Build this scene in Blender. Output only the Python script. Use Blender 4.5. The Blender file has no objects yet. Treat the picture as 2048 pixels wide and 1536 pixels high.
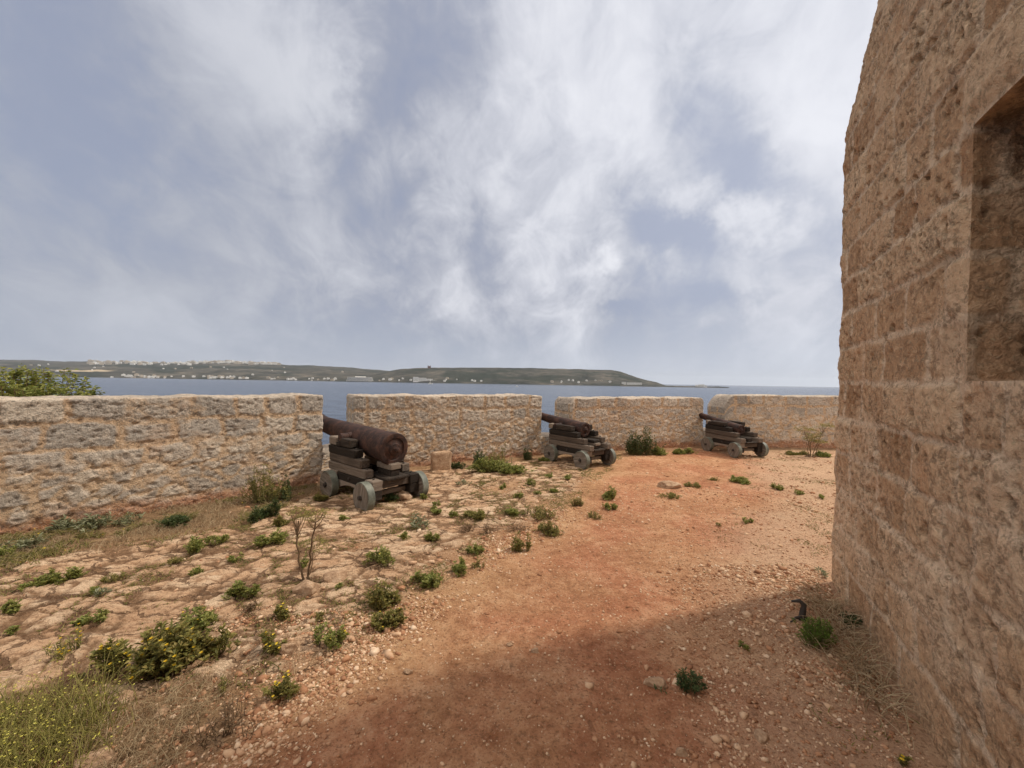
import bpy, math, random
import numpy as np
from mathutils import Matrix, Vector

# ------------------------------------------------------------------ camera
SC = bpy.context.scene
COL = SC.collection
F = 790.0                                   # focal length in pixels of a 2048 wide frame
EYE = 1.6
cam = bpy.data.cameras.new('camera')
cam.sensor_width = 36.0
cam.lens = F / 2048 * 36
cam.clip_start = 0.05
cam.clip_end = 150000
camo = bpy.data.objects.new('camera', cam)
COL.objects.link(camo)
CM = Matrix.Rotation(math.radians(90 - 0.40), 4, 'X') @ Matrix.Rotation(math.radians(0.93), 4, 'Z')
camo.matrix_world = Matrix.Translation((0, 0, EYE)) @ CM
SC.camera = camo
SC.render.resolution_x, SC.render.resolution_y = 1024, 768

# ------------------------------------------------------------------ light
SUN_AZ = math.atan2(0.95, 0.31)             # clockwise from +Y (view direction)
SUN_EL = math.radians(50)
SKY_STRENGTH = 0.105
SC.view_settings.view_transform = 'Standard'
SC.view_settings.look = 'None'
SC.view_settings.gamma = 1
SC.view_settings.exposure = 0.63
sd = bpy.data.lights.new('sun', 'SUN')
sd.energy = 2.1
sd.angle = math.radians(3.5)
sd.color = (1.0, 0.93, 0.82)
so = bpy.data.objects.new('sun', sd)
COL.objects.link(so)
SUN_DIR = Vector((math.sin(SUN_AZ) * math.cos(SUN_EL), math.cos(SUN_AZ) * math.cos(SUN_EL), math.sin(SUN_EL)))
so.rotation_euler = SUN_DIR.to_track_quat('Z', 'Y').to_euler()
so.location = (20, 10, 30)


class NT:
    """small node tree writer"""
    def __init__(s, tree):
        s.t = tree
        tree.nodes.clear()

    def n(s, kind, props=None, **ins):
        nd = s.t.nodes.new(kind)
        for k, v in (props or {}).items():
            setattr(nd, k, v)
        for k, v in ins.items():
            key = int(k[1:]) if k[0] == '_' and k[1:].isdigit() else k.replace('_', ' ')
            s.put(nd.inputs[key], v)
        return nd

    def put(s, sock, v):
        if isinstance(v, bpy.types.Node):
            v = v.outputs[0]
        if isinstance(v, bpy.types.NodeSocket):
            s.t.links.new(v, sock)
        else:
            if isinstance(v, tuple) and len(v) == 3 and sock.type == 'RGBA':
                v = v + (1,)
            sock.default_value = v

    def math(s, op, a, b=0.0, clamp=False):
        return s.n('ShaderNodeMath', {'operation': op, 'use_clamp': clamp}, _0=a, _1=b).outputs[0]

    def vmath(s, op, a, b=(0, 0, 0)):
        return s.n('ShaderNodeVectorMath', {'operation': op}, _0=a, _1=b).outputs

    def mix(s, f, a, b, mode='MIX'):
        nd = s.t.nodes.new('ShaderNodeMix')
        nd.data_type = 'RGBA'
        nd.blend_type = mode
        s.put(nd.inputs[0], f)
        s.put(nd.inputs[6], a)
        s.put(nd.inputs[7], b)
        return nd.outputs[2]

    def noise(s, vec, scale, detail=4, rough=0.55, dist=0.0):
        nd = s.n('ShaderNodeTexNoise', None, Scale=scale, Detail=detail, Roughness=rough, Distortion=dist)
        if vec is not None:
            s.put(nd.inputs['Vector'], vec)
        return nd.outputs[0]

    def range(s, v, a, b, c=0.0, d=1.0, smooth=True):
        nd = s.t.nodes.new('ShaderNodeMapRange')
        nd.interpolation_type = 'SMOOTHSTEP' if smooth else 'LINEAR'
        for i, x in enumerate((v, a, b, c, d)):
            s.put(nd.inputs[i], x)
        return nd.outputs[0]

    def ramp(s, v, stops):
        nd = s.t.nodes.new('ShaderNodeValToRGB')
        s.put(nd.inputs[0], v)
        el = nd.color_ramp.elements
        while len(el) < len(stops):
            el.new(0.5)
        for e, (p, c) in zip(el, stops):
            e.position = p
            e.color = tuple(c) + (1,)
        return nd.outputs[0]

    def attr(s, name):
        return s.n('ShaderNodeAttribute', {'attribute_name': name}).outputs['Fac']


def pix_ray(px, py):
    v = CM.to_3x3() @ Vector(((px - 1024) / F, -(py - 768) / F, -1))
    return v / v.y


def at(px, py, z=0.0):
    """point of the plane at height z seen at a photograph pixel"""
    r = pix_ray(px, py)
    t = (z - EYE) / r.z
    return Vector((r.x * t, t, z))


# ------------------------------------------------------------------ sky
world = bpy.data.worlds.new('World')
SC.world = world
world.use_nodes = True
W = NT(world.node_tree)
sky = W.n('ShaderNodeTexSky', {'sky_type': 'NISHITA', 'sun_disc': False, 'sun_elevation': SUN_EL,
                               'sun_rotation': SUN_AZ, 'air_density': 1.0, 'dust_density': 1.5, 'ozone_density': 1.2})
tc = W.n('ShaderNodeTexCoord')
D = tc.outputs['Generated']
sep = W.n('ShaderNodeSeparateXYZ', None, Vector=D)
zc = W.math('MAXIMUM', sep.outputs[2], 0.0)
zd = W.math('ADD', zc, 0.60)
cx = W.math('DIVIDE', sep.outputs[0], zd)
cy = W.math('DIVIDE', sep.outputs[1], zd)
cp = W.n('ShaderNodeCombineXYZ', None, X=cx, Y=cy, Z=0.37).outputs[0]
# streets of cloud running away to the north
mp = W.n('ShaderNodeMapping', None, Vector=cp, Rotation=(0, 0, 0.75), Scale=(1.35, 0.85, 1)).outputs[0]
warp = W.n('ShaderNodeTexNoise', None, Vector=mp, Scale=1.8, Detail=4.0).outputs[1]
wv = W.vmath('MULTIPLY_ADD', warp, (0.42, 0.42, 0.0))
W.put(wv[0].node.inputs[2], mp)
big = W.noise(wv[0], 1.9, 6, 0.50)
mid = W.noise(wv[0], 4.2, 12, 0.62, 0.25)
fine = W.noise(D, 9.0, 12, 0.64, 0.9)
dwarp = W.n('ShaderNodeTexNoise', None, Vector=D, Scale=3.0, Detail=12.0, Roughness=0.64).outputs[1]
dw = W.vmath('MULTIPLY_ADD', dwarp, (0.30, 0.30, 0.30))
W.put(dw[0].node.inputs[2], W.vmath('SUBTRACT', D, (0.15, 0.15, 0.15))[0])


def sky_blob(px, py, r, amp, sx=1.0, rot=0.0):
    """a soft patch around one direction; sx stretches it, rot turns it"""
    d = pix_ray(px, py).normalized()
    dd = W.vmath('SUBTRACT', dw[0], tuple(d))[0]
    if sx != 1.0:
        mpp = W.n('ShaderNodeMapping', None, Vector=dd, Rotation=(0, rot, 0))
        dd = W.vmath('MULTIPLY', mpp.outputs[0], (1 / sx, 1, 1))[0]
    ln = W.vmath('LENGTH', dd)[1]
    return W.range(ln, 0.0, r, amp, 0.0)


cov = W.math('ADD', W.math('MULTIPLY', big, 0.50), W.math('MULTIPLY', mid, 0.46))
cov = W.math('ADD', cov, W.math('MULTIPLY', fine, 0.32))
for b in ((40, 150, 0.30, -0.12, 1.3, 0), (210, 290, 0.14, -0.08, 1.5, 0.5),
          (760, 210, 0.12, -0.12, 2.2, 1.2), (800, 400, 0.09, -0.10, 1.7, 0.7), (520, 110, 0.22, 0.20, 1.6, 0.9), (610, 210, 0.12, 0.16, 1.3, 1.0),
          (360, 60, 0.2, 0.08), (1450, 280, 0.12, -0.23, 2.6, -1.0), (1340, 430, 0.11, -0.19, 2.4, -0.7), (880, 100, 0.12, -0.08, 1.8, 0.3),
          (1010, 250, 0.30, 0.10), (1640, 200, 0.30, 0.16), (1480, 415, 0.075, 0.30, 3.2, -0.40), (1210, 515, 0.05, 0.24, 2.2, 0.6), (1400, 530, 0.06, 0.16, 3.4, -0.2),
          (1215, 636, 0.04, -0.22, 3.0, 0), (1500, 600, 0.05, -0.14, 4.0, 0), (560, 480, 0.25, 0.06, 2.0, 0.5), (1000, 560, 0.18, 0.10, 1.7, 0.3), (1000, 420, 0.14, 0.06)):
    cov = W.math('ADD', cov, sky_blob(*b))
cmask = W.range(cov, 0.44, 0.72)
bright = W.range(cov, 0.54, 0.90)
ccol = W.ramp(bright, [(0.0, (2.35, 2.48, 2.95)), (0.5, (3.45, 3.56, 4.03)), (1.0, (5.0, 5.06, 5.4))])
ccol = W.mix(sky_blob(1760, 160, 0.90, 0.65), ccol, (5.4, 5.5, 5.9))
ccol = W.mix(sky_blob(20, 150, 0.55, 0.62), ccol, (2.1, 2.28, 2.85))
ccol = W.mix(sky_blob(150, 430, 0.75, 0.62, 1.3), ccol, (2.85, 3.0, 3.38))
gapc = W.mix(0.90, sky, (1.55, 1.84, 2.72))
skc = W.mix(W.range(cmask, 0.0, 1.0, 0.42, 1.0, False), gapc, ccol)
# pale air low over the sea
low = W.range(sep.outputs[2], -0.01, 0.20, 0.70, 0.0)
lowc = W.mix(W.range(sep.outputs[0], -0.7, 0.6), (2.6, 2.88, 3.45), (3.75, 4.05, 4.65))
skc = W.mix(low, skc, lowc)
# added fill light: unseen sky overhead and behind the camera made brighter
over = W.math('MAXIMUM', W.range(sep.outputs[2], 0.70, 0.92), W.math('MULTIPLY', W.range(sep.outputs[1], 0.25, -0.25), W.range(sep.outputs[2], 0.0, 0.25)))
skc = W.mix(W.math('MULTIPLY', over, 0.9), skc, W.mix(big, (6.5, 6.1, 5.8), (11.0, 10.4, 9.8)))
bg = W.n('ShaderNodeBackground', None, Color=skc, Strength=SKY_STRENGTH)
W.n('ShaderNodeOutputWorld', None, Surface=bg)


# ------------------------------------------------------------------ numpy noise
def hsh(*k):
    h = np.zeros(np.broadcast(*k).shape, np.uint32)
    for i, a in enumerate(k):
        a = np.asarray(a).astype(np.int64).astype(np.uint32)
        h = (h ^ (a * np.uint32(0x9E3779B1 + 2 * i * 7919))) * np.uint32(0x85EBCA6B)
        h ^= h >> np.uint32(13)
    h = h * np.uint32(0xC2B2AE35)
    h ^= h >> np.uint32(16)
    return h.astype(np.float64) / 4294967296.0


def vn2(x, y, seed=0):
    ix, iy = np.floor(x), np.floor(y)
    fx, fy = x - ix, y - iy
    fx = fx * fx * (3 - 2 * fx)
    fy = fy * fy * (3 - 2 * fy)
    a, b = hsh(ix, iy, seed), hsh(ix + 1, iy, seed)
    c, d = hsh(ix, iy + 1, seed), hsh(ix + 1, iy + 1, seed)
    return (a + (b - a) * fx) * (1 - fy) + (c + (d - c) * fx) * fy


def fb2(x, y, seed=0, oc=4, g=0.5):
    s, a, t = 0, 1.0, 0
    for o in range(oc):
        s = s + a * vn2(x * 2 ** o + 17.3 * o, y * 2 ** o - 9.1 * o, seed + o)
        t += a
        a *= g
    return s / t


def vn3(x, y, z, seed=0):
    iz = np.floor(z)
    fz = z - iz
    fz = fz * fz * (3 - 2 * fz)
    return vn2(x + 31.7 * iz, y + 11.3 * iz, seed) * (1 - fz) + vn2(x + 31.7 * (iz + 1), y + 11.3 * (iz + 1), seed) * fz


def fb3(x, y, z, seed=0, oc=4, g=0.5):
    s, a, t = 0, 1.0, 0
    for o in range(oc):
        k = 2 ** o
        s = s + a * vn3(x * k + 5.1 * o, y * k, z * k, seed + o)
        t += a
        a *= g
    return s / t


def worley(x, y, seed=0, jit=0.9):
    ix, iy = np.floor(x), np.floor(y)
    f1 = np.full(x.shape, 9.0)
    f2 = np.full(x.shape, 9.0)
    idn = np.zeros(x.shape)
    for dx in (-1, 0, 1):
        for dy in (-1, 0, 1):
            cxx, cyy = ix + dx, iy + dy
            qx = cxx + 0.5 + jit * (hsh(cxx, cyy, seed) - 0.5)
            qy = cyy + 0.5 + jit * (hsh(cxx, cyy, seed + 77) - 0.5)
            d = np.hypot(x - qx, y - qy)
            h = hsh(cxx, cyy, seed + 191)
            near = d < f1
            f2 = np.where(near, f1, np.minimum(f2, d))
            idn = np.where(near, h, idn)
            f1 = np.where(near, d, f1)
    return f1, f2, idn


def unit(v):
    return v / np.maximum(np.linalg.norm(v, axis=-1, keepdims=True), 1e-9)


def ss(a, b, x):
    t = np.clip((x - a) / (b - a), 0, 1)
    return t * t * (3 - 2 * t)


# ------------------------------------------------------------------ object helpers
def mesh(name, verts, polys, attrs=None, smooth=False, mats=(), midx=None):
    """polys: list of (n,k) int arrays"""
    me = bpy.data.meshes.new(name)
    v = np.asarray(verts, np.float32).reshape(-1, 3)
    polys = [np.asarray(p, np.int32) for p in polys if len(p)]
    idx = np.concatenate([p.ravel() for p in polys])
    tot = np.concatenate([np.full(len(p), p.shape[1], np.int32) for p in polys])
    st = np.concatenate([[0], np.cumsum(tot)[:-1]]).astype(np.int32)
    me.vertices.add(len(v))
    me.vertices.foreach_set('co', v.ravel())
    me.loops.add(len(idx))
    me.loops.foreach_set('vertex_index', idx)
    me.polygons.add(len(tot))
    me.polygons.foreach_set('loop_start', st)
    me.polygons.foreach_set('loop_total', tot)
    for m in mats:
        me.materials.append(m)
    if midx is not None:
        me.polygons.foreach_set('material_index', np.asarray(midx, np.int32))
    me.update(calc_edges=True)
    me.validate()
    if smooth:
        me.polygons.foreach_set('use_smooth', np.ones(len(me.polygons), bool))
    for k, a in (attrs or {}).items():
        at_ = me.attributes.new(k, 'FLOAT', 'POINT')
        at_.data.foreach_set('value', np.asarray(a, np.float32))
    return me


def link(name, me, parent=None, loc=None):
    o = bpy.data.objects.new(name, me)
    COL.objects.link(o)
    if parent is not None:
        o.parent = parent
    if loc is not None:
        o.location = loc
    return o


def tag(o, label, cat, group=None, kind=None):
    o['label'] = label
    o['category'] = cat
    if group:
        o['group'] = group
    if kind:
        o['kind'] = kind
    return o


def struct(o):
    o['kind'] = 'structure'
    return o


def grid_faces(nu, nv, off=0, flip=False):
    i = np.arange(nu - 1)[:, None] * nv + np.arange(nv - 1)[None, :] + off
    i = i.ravel()
    q = np.stack([i, i + nv, i + nv + 1, i + 1], 1)
    return q[:, ::-1] if flip else q


# ------------------------------------------------------------------ materials
def principled(name, build, rough=0.9, spec=0.2, bump=None):
    m = bpy.data.materials.new(name)
    m.use_nodes = True
    N = NT(m.node_tree)
    geo = N.n('ShaderNodeNewGeometry')
    pos = N.n('ShaderNodeTexCoord').outputs['Object']
    col, hgt, dist = build(N, pos, geo)
    b = N.n('ShaderNodeBsdfPrincipled', None, Base_Color=col, Roughness=rough)
    b.inputs['Specular IOR Level'].default_value = spec
    if hgt is not None:
        bp = N.n('ShaderNodeBump', None, Strength=1.0, Distance=dist, Height=hgt)
        N.put(b.inputs['Normal'], bp)
    N.n('ShaderNodeOutputMaterial', None, Surface=b)
    return m


def wall_mat(name, mortar, stops, lich_shade, lich_shade_amt, pink):
    def f(N, pos, geo):
        st, tone = N.attr('stone'), N.attr('tone')
        n1 = N.noise(pos, 9, 6, 0.6)
        n2 = N.noise(pos, 55, 5, 0.65)
        n3 = N.noise(pos, 3.0, 4, 0.6, 0.6)
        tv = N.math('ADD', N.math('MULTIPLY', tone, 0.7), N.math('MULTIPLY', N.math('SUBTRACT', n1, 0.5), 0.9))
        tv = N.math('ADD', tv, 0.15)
        sc = N.ramp(tv, stops)
        mc = N.mix(n1, tuple(0.72 * c for c in mortar), tuple(min(1, 1.22 * c) for c in mortar))
        c = N.mix(st, mc, sc)
        c = N.mix(N.range(n3, 0.52, 0.75, 0, 0.55), c, pink)
        c = N.mix(N.attr('foot'), c, (0.42, 0.185, 0.09))
        lm = N.math('ADD', N.math('MULTIPLY', n2, 0.6), N.math('MULTIPLY', n1, 0.5))
        lm = N.math('ADD', lm, N.math('MULTIPLY', N.attr('lich_shade'), 0.16))
        c = N.mix(N.range(lm, 0.64, 0.80, 0, lich_shade_amt), c, lich_shade)  # lichen on the walls, and painted shade inside the window recess
        c = N.mix(N.range(n2, 0.55, 0.75, 0, 0.35), c, tuple(min(1, 1.6 * x) for x in stops[-1][1]))
        n4 = N.noise(pos, 24, 7, 0.68, 0.5)
        c = N.mix(N.range(n4, 0.50, 0.36, 0, 0.55), c, tuple(0.42 * x for x in stops[0][1]))
        c = N.mix(N.range(n4, 0.55, 0.68, 0, 0.5), c, tuple(min(1, 1.3 * x) for x in stops[-1][1]))
        h = N.math('ADD', N.math('MULTIPLY', n4, 0.8), N.math('MULTIPLY', n2, 0.6))
        h = N.math('ADD', h, N.math('MULTIPLY', N.noise(pos, 160, 3, 0.6), 0.18))
        return c, h, 0.032
    return principled(name, f, 0.95, 0.1)


M_WALL = wall_mat('weathered_limestone', (0.60, 0.415, 0.26),
                  [(0.1, (0.36, 0.315, 0.265)), (0.5, (0.53, 0.455, 0.375)), (0.9, (0.67, 0.56, 0.435))],
                  (0.12, 0.102, 0.088), 0.85, (0.52, 0.345, 0.225))
M_TOWER = wall_mat('tower_limestone', (0.82, 0.61, 0.42),
                   [(0.1, (0.47, 0.275, 0.15)), (0.5, (0.65, 0.415, 0.245)), (0.9, (0.78, 0.55, 0.35))],
                   (0.17, 0.105, 0.065), 0.7, (0.54, 0.27, 0.135))


def ground_mat():
    def f(N, pos, geo):
        path, slab, dry, tone, pale, zone = [N.attr(a) for a in ('path', 'slab', 'dry', 'tone', 'pale', 'zone')]
        n1 = N.noise(pos, 1.3, 6, 0.6, 0.4)
        n2 = N.noise(pos, 11, 6, 0.65)
        n3 = N.noise(pos, 70, 5, 0.7)
        n4 = N.noise(pos, 260, 3, 0.7)
        sp = N.n('ShaderNodeMapping', None, Vector=pos, Rotation=(0, 0, -0.35), Scale=(0.45, 1.5, 1)).outputs[0]
        n5 = N.noise(sp, 13, 7, 0.66, 0.8)
        n6 = N.noise(pos, 26, 5, 0.62)
        wn = N.n('ShaderNodeTexNoise', None, Vector=pos, Scale=3.5, Detail=6.0, Roughness=0.65).outputs[1]
        wp = N.vmath('MULTIPLY_ADD', wn, (0.34, 0.34, 0.0))
        N.put(wp[0].node.inputs[2], N.n('ShaderNodeMapping', None, Vector=pos, Rotation=(0, 0, -0.35), Scale=(0.62, 1.25, 0.0)).outputs[0])
        vor = N.n('ShaderNodeTexVoronoi', {'feature': 'DISTANCE_TO_EDGE'}, Vector=wp[0], Scale=3.4).outputs['Distance']
        wid = N.range(N.noise(pos, 5, 4, 0.6), 0.35, 0.65, 0.005, 0.058)
        crack = N.math('MULTIPLY', N.math('SUBTRACT', 1.0, N.math('DIVIDE', vor, wid), True), zone)
        crack = N.range(crack, 0.0, 0.5)
        mixn = N.math('ADD', N.math('MULTIPLY', n1, 0.5), N.math('MULTIPLY', n2, 0.5))
        red = N.ramp(mixn, [(0.36, (0.29, 0.105, 0.050)), (0.5, (0.45, 0.195, 0.10)), (0.62, (0.60, 0.325, 0.185))])
        tan = N.ramp(mixn, [(0.36, (0.28, 0.135, 0.062)), (0.5, (0.47, 0.26, 0.13)), (0.64, (0.60, 0.37, 0.20))])
        slc = N.ramp(N.math('ADD', N.math('MULTIPLY', tone, 0.4), N.math('MULTIPLY', n2, 0.7)),
                     [(0.2, (0.45, 0.255, 0.14)), (0.48, (0.60, 0.38, 0.225)), (0.80, (0.70, 0.505, 0.33))])
        drc = N.ramp(n2, [(0.35, (0.13, 0.078, 0.04)), (0.65, (0.33, 0.21, 0.11))])
        c = N.mix(N.math('MULTIPLY', path, N.range(N.noise(pos, 0.9, 5, 0.6, 0.5), 0.60, 0.40, 0.45, 1.0)), tan, red)
        c = N.mix(pale, c, (0.56, 0.40, 0.26))
        c = N.mix(dry, c, drc)
        crev = N.ramp(n6, [(0.35, (0.13, 0.072, 0.038)), (0.65, (0.30, 0.175, 0.095))])
        slc = N.mix(N.range(n5, 0.50, 0.36, 0, 0.8), slc, (0.27, 0.15, 0.078))
        slc = N.mix(N.range(n5, 0.56, 0.68, 0, 0.6), slc, (0.70, 0.53, 0.36))
        c = N.mix(zone, c, crev)
        c = N.mix(slab, c, slc)
        c = N.mix(N.range(n6, 0.46, 0.34, 0, 0.45), c, (0.15, 0.075, 0.04))
        c = N.mix(N.math('MULTIPLY', crack, 0.8), c, (0.12, 0.066, 0.036))
        c = N.mix(N.range(n3, 0.54, 0.72, 0, 0.55), c, (0.62, 0.43, 0.28))
        c = N.mix(N.range(n3, 0.48, 0.34, 0, 0.75), c, (0.17, 0.085, 0.045))
        c = N.mix(N.range(n4, 0.45, 0.25, 0, 0.4), c, (0.20, 0.10, 0.06))
        h = N.math('ADD', N.math('MULTIPLY', n5, 0.4), N.math('MULTIPLY', n3, 0.6))
        h = N.math('SUBTRACT', h, N.math('MULTIPLY', crack, 0.6))
        h = N.math('ADD', h, N.math('MULTIPLY', n6, 0.5))
        h = N.math('ADD', h, N.math('MULTIPLY', n4, 0.22))
        return c, h, 0.030
    return principled('red_soil_and_limestone', f, 0.95, 0.1)


M_GROUND = ground_mat()


def simple_mat(name, stops, scale=8, rough=0.9, spec=0.2, bump=0.004, stretch=None, island=False, fine=60):
    def f(N, pos, geo):
        p = pos
        if stretch:
            p = N.n('ShaderNodeMapping', None, Vector=pos, Scale=stretch).outputs[0]
        n1 = N.noise(p, scale, 6, 0.62, 0.3)
        n2 = N.noise(p, fine, 4, 0.6)
        v = N.math('ADD', N.math('MULTIPLY', n1, 0.7), N.math('MULTIPLY', n2, 0.3))
        if island:
            v = N.math('ADD', N.math('MULTIPLY', geo.outputs['Random Per Island'], 0.55), N.math('MULTIPLY', v, 0.45))
        c = N.ramp(v, stops)
        return c, N.math('ADD', n1, N.math('MULTIPLY', n2, 0.4)), bump
    return principled(name, f, rough, spec)


M_RUST = simple_mat('rusty_iron', [(0.37, (0.014, 0.0075, 0.006)), (0.5, (0.038, 0.0175, 0.012)), (0.64, (0.095, 0.042, 0.026))], 9, 0.75, 0.3, 0.006)
M_DARKIRON = simple_mat('dark_iron', [(0.3, (0.025, 0.02, 0.017)), (0.7, (0.06, 0.045, 0.035))], 20, 0.7, 0.3, 0.002)
WOODC = [(0.36, (0.024, 0.017, 0.012)), (0.5, (0.088, 0.064, 0.047)), (0.68, (0.23, 0.178, 0.135))]
M_WOOD_Y = simple_mat('weathered_timber_long', WOODC, 5, 0.85, 0.2, 0.012, (9, 0.7, 9), True, 26)
M_WOOD_X = simple_mat('weathered_timber_cross', WOODC, 5, 0.85, 0.2, 0.012, (0.7, 9, 9), True, 26)
M_WHEEL = simple_mat('wheel_timber', [(0.36, (0.085, 0.064, 0.049)), (0.5, (0.165, 0.133, 0.104)), (0.65, (0.27, 0.228, 0.185))], 4, 0.85, 0.2, 0.005, (1, 9, 1.0), False, 30)
M_TYRE = simple_mat('painted_iron_tyre', [(0.36, (0.075, 0.076, 0.058)), (0.5, (0.125, 0.13, 0.10)), (0.66, (0.215, 0.215, 0.17))], 7, 0.6, 0.35, 0.003)
M_STONE = simple_mat('loose_limestone', [(0.34, (0.20, 0.115, 0.066)), (0.5, (0.38, 0.245, 0.15)), (0.68, (0.58, 0.43, 0.30))], 9, 0.95, 0.1, 0.02)
M_PEBBLE = simple_mat('pebbles', [(0.05, (0.15, 0.07, 0.04)), (0.4, (0.38, 0.19, 0.10)), (0.65, (0.56, 0.37, 0.23)), (0.9, (0.76, 0.60, 0.44))], 30, 0.95, 0.1, 0.004, None, True)


def leaf_mat(name, cols, trans=0.35):
    m = bpy.data.materials.new(name)
    m.use_nodes = True
    N = NT(m.node_tree)
    geo = N.n('ShaderNodeNewGeometry')
    k = len(cols) - 1
    c = N.ramp(geo.outputs['Random Per Island'], [(i / k, cc) for i, cc in enumerate(cols)])
    d = N.n('ShaderNodeBsdfPrincipled', None, Base_Color=c, Roughness=0.55)
    d.inputs['Specular IOR Level'].default_value = 0.25
    t = N.n('ShaderNodeBsdfTranslucent', None, Color=c)
    mx = N.n('ShaderNodeMixShader', None, _0=trans, _1=d.outputs[0], _2=t.outputs[0])
    N.n('ShaderNodeOutputMaterial', None, Surface=mx)
    return m


L_GREEN = leaf_mat('green_leaves', [(0.13, 0.155, 0.036), (0.21, 0.23, 0.055), (0.30, 0.30, 0.08), (0.38, 0.35, 0.105)])
L_OLIVE = leaf_mat('olive_leaves', [(0.125, 0.125, 0.034), (0.205, 0.19, 0.05), (0.29, 0.25, 0.07), (0.36, 0.28, 0.095)])
L_GREY = leaf_mat('grey_green_leaves', [(0.15, 0.155, 0.075), (0.24, 0.245, 0.13), (0.34, 0.335, 0.21)])
L_DARK = leaf_mat('dark_leaves', [(0.045, 0.068, 0.022), (0.075, 0.105, 0.034), (0.12, 0.145, 0.048)])
L_BRIGHT = leaf_mat('bright_leaves', [(0.085, 0.145, 0.02), (0.14, 0.22, 0.032), (0.19, 0.27, 0.05)])
L_DRY = leaf_mat('dry_leaves', [(0.13, 0.075, 0.04), (0.22, 0.14, 0.075), (0.32, 0.215, 0.12)], 0.2)
L_STRAW = leaf_mat('straw', [(0.26, 0.165, 0.082), (0.42, 0.29, 0.16), (0.60, 0.47, 0.29)], 0.2)
L_PALE = leaf_mat('pale_yellow_green', [(0.19, 0.185, 0.045), (0.32, 0.29, 0.075), (0.46, 0.41, 0.12), (0.36, 0.26, 0.11)])
M_YELLOW = leaf_mat('yellow_petals', [(0.66, 0.43, 0.02), (0.75, 0.55, 0.05)], 0.2)
M_CREAM = leaf_mat('pale_petals', [(0.50, 0.44, 0.06), (0.62, 0.56, 0.14)], 0.2)
M_PURPLE = leaf_mat('purple_petals', [(0.22, 0.09, 0.26), (0.32, 0.16, 0.36)], 0.2)
M_STEM = simple_mat('brown_stems', [(0.3, (0.10, 0.062, 0.036)), (0.7, (0.24, 0.16, 0.09))], 30, 0.9, 0.1, 0.002)
M_STEMG = simple_mat('green_stems', [(0.3, (0.10, 0.10, 0.04)), (0.7, (0.22, 0.185, 0.08))], 30, 0.9, 0.1, 0.002)

# ------------------------------------------------------------------ the parapet line, seen from above
WALL_LINE = np.array([(-9.5, -0.6), (-4.92, 3.80), (-2.86, 5.80), (-2.70, 6.75), (0.60, 8.54), (1.23, 8.73), (4.92, 10.20),
                      (5.42, 10.05), (9.8, 10.15), (14, 10.3)])


def outside(x, y):
    return y - np.interp(x, WALL_LINE[:, 0], WALL_LINE[:, 1])


PATH_Y = np.array([-3, 1.0, 1.62, 2.34, 3.27, 4.43, 6.5, 8.2, 12])
PATH_X = np.array([-1.6, -1.0, -0.87, -0.6, -0.1, 0.7, 1.75, 2.6, 4.0])
TA = np.array((2.648, 3.22))                 # near corner of the tower at the ground
TU = np.array((-0.445, -0.8955))            # along its shaded face, towards the viewer
TN = np.array((-0.8955, 0.445))             # out of that face


def ground_parts(x, y):
    o = outside(x, y)
    e = x - np.interp(y, PATH_Y, PATH_X)
    wob = (fb2(x * 1.3, y * 1.3, 5, 4) - 0.5) * 1.3
    path = ss(-0.25, 0.45, e + wob)
    # paler gravel at the right, towards the far wall and along the tower foot
    pale = ss(1.5, 2.8, e + wob * 1.3) * ss(2.6, 3.6, y) * 0.6
    tw = (x - TA[0]) * TN[0] + (y - TA[1]) * TN[1]
    pale = np.maximum(pale, ss(1.25, 0.5, tw + wob * 0.5) * 0.45 * (y < 3.6))
    din = -o * 0.72
    dry = ss(1.25, 0.75, din + wob * 0.35) * ss(-1.7, -2.9, x) * ss(-1, 0, din + 1)
    dry = np.maximum(dry, ss(0.55, 0.2, din + wob * 0.3) * 0.75)
    # scrubby rough strip at bottom left
    br = ss(0.15, -0.25, y - 2.1 - 0.25 * (x + 1.2) + wob * 0.35) * ss(-0.25, -0.65, e)
    dry = np.maximum(dry, 0.95 * br)
    th = 0.35
    u = x * math.cos(th) + y * math.sin(th)
    v = -x * math.sin(th) + y * math.cos(th)
    wx = (fb2(x * 2.2, y * 2.2, 21, 4) - 0.5) * 0.5
    wy = (fb2(x * 2.2 + 40, y * 2.2, 22, 4) - 0.5) * 0.5
    f1, f2, sid = worley((u + wx) / 0.52, (v + wy) / 0.30, 3)
    g1, g2, sid2 = worley((u + wx * 0.6) / 0.24, (v + wy * 0.6) / 0.15, 9)
    edge = np.minimum((f2 - f1), (g2 - g1) * 0.8 + 0.03)
    sz = ss(-0.25, -0.85, e + wob * 0.8) * (1 - ss(0.2, 0.7, dry)) * ss(0.1, 0.35, din)
    sz = sz * ss(0.30, 0.48, fb2(x * 0.8 + 3, y * 0.8, 31, 4) + 0.12)
    top = ss(0.07, 0.17, edge + (fb2(x * 7, y * 7, 41, 5, 0.62) - 0.5) * 0.50)
    slab = sz * top
    return o, e, path, pale, dry, slab, sz, sid2, sid


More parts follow.
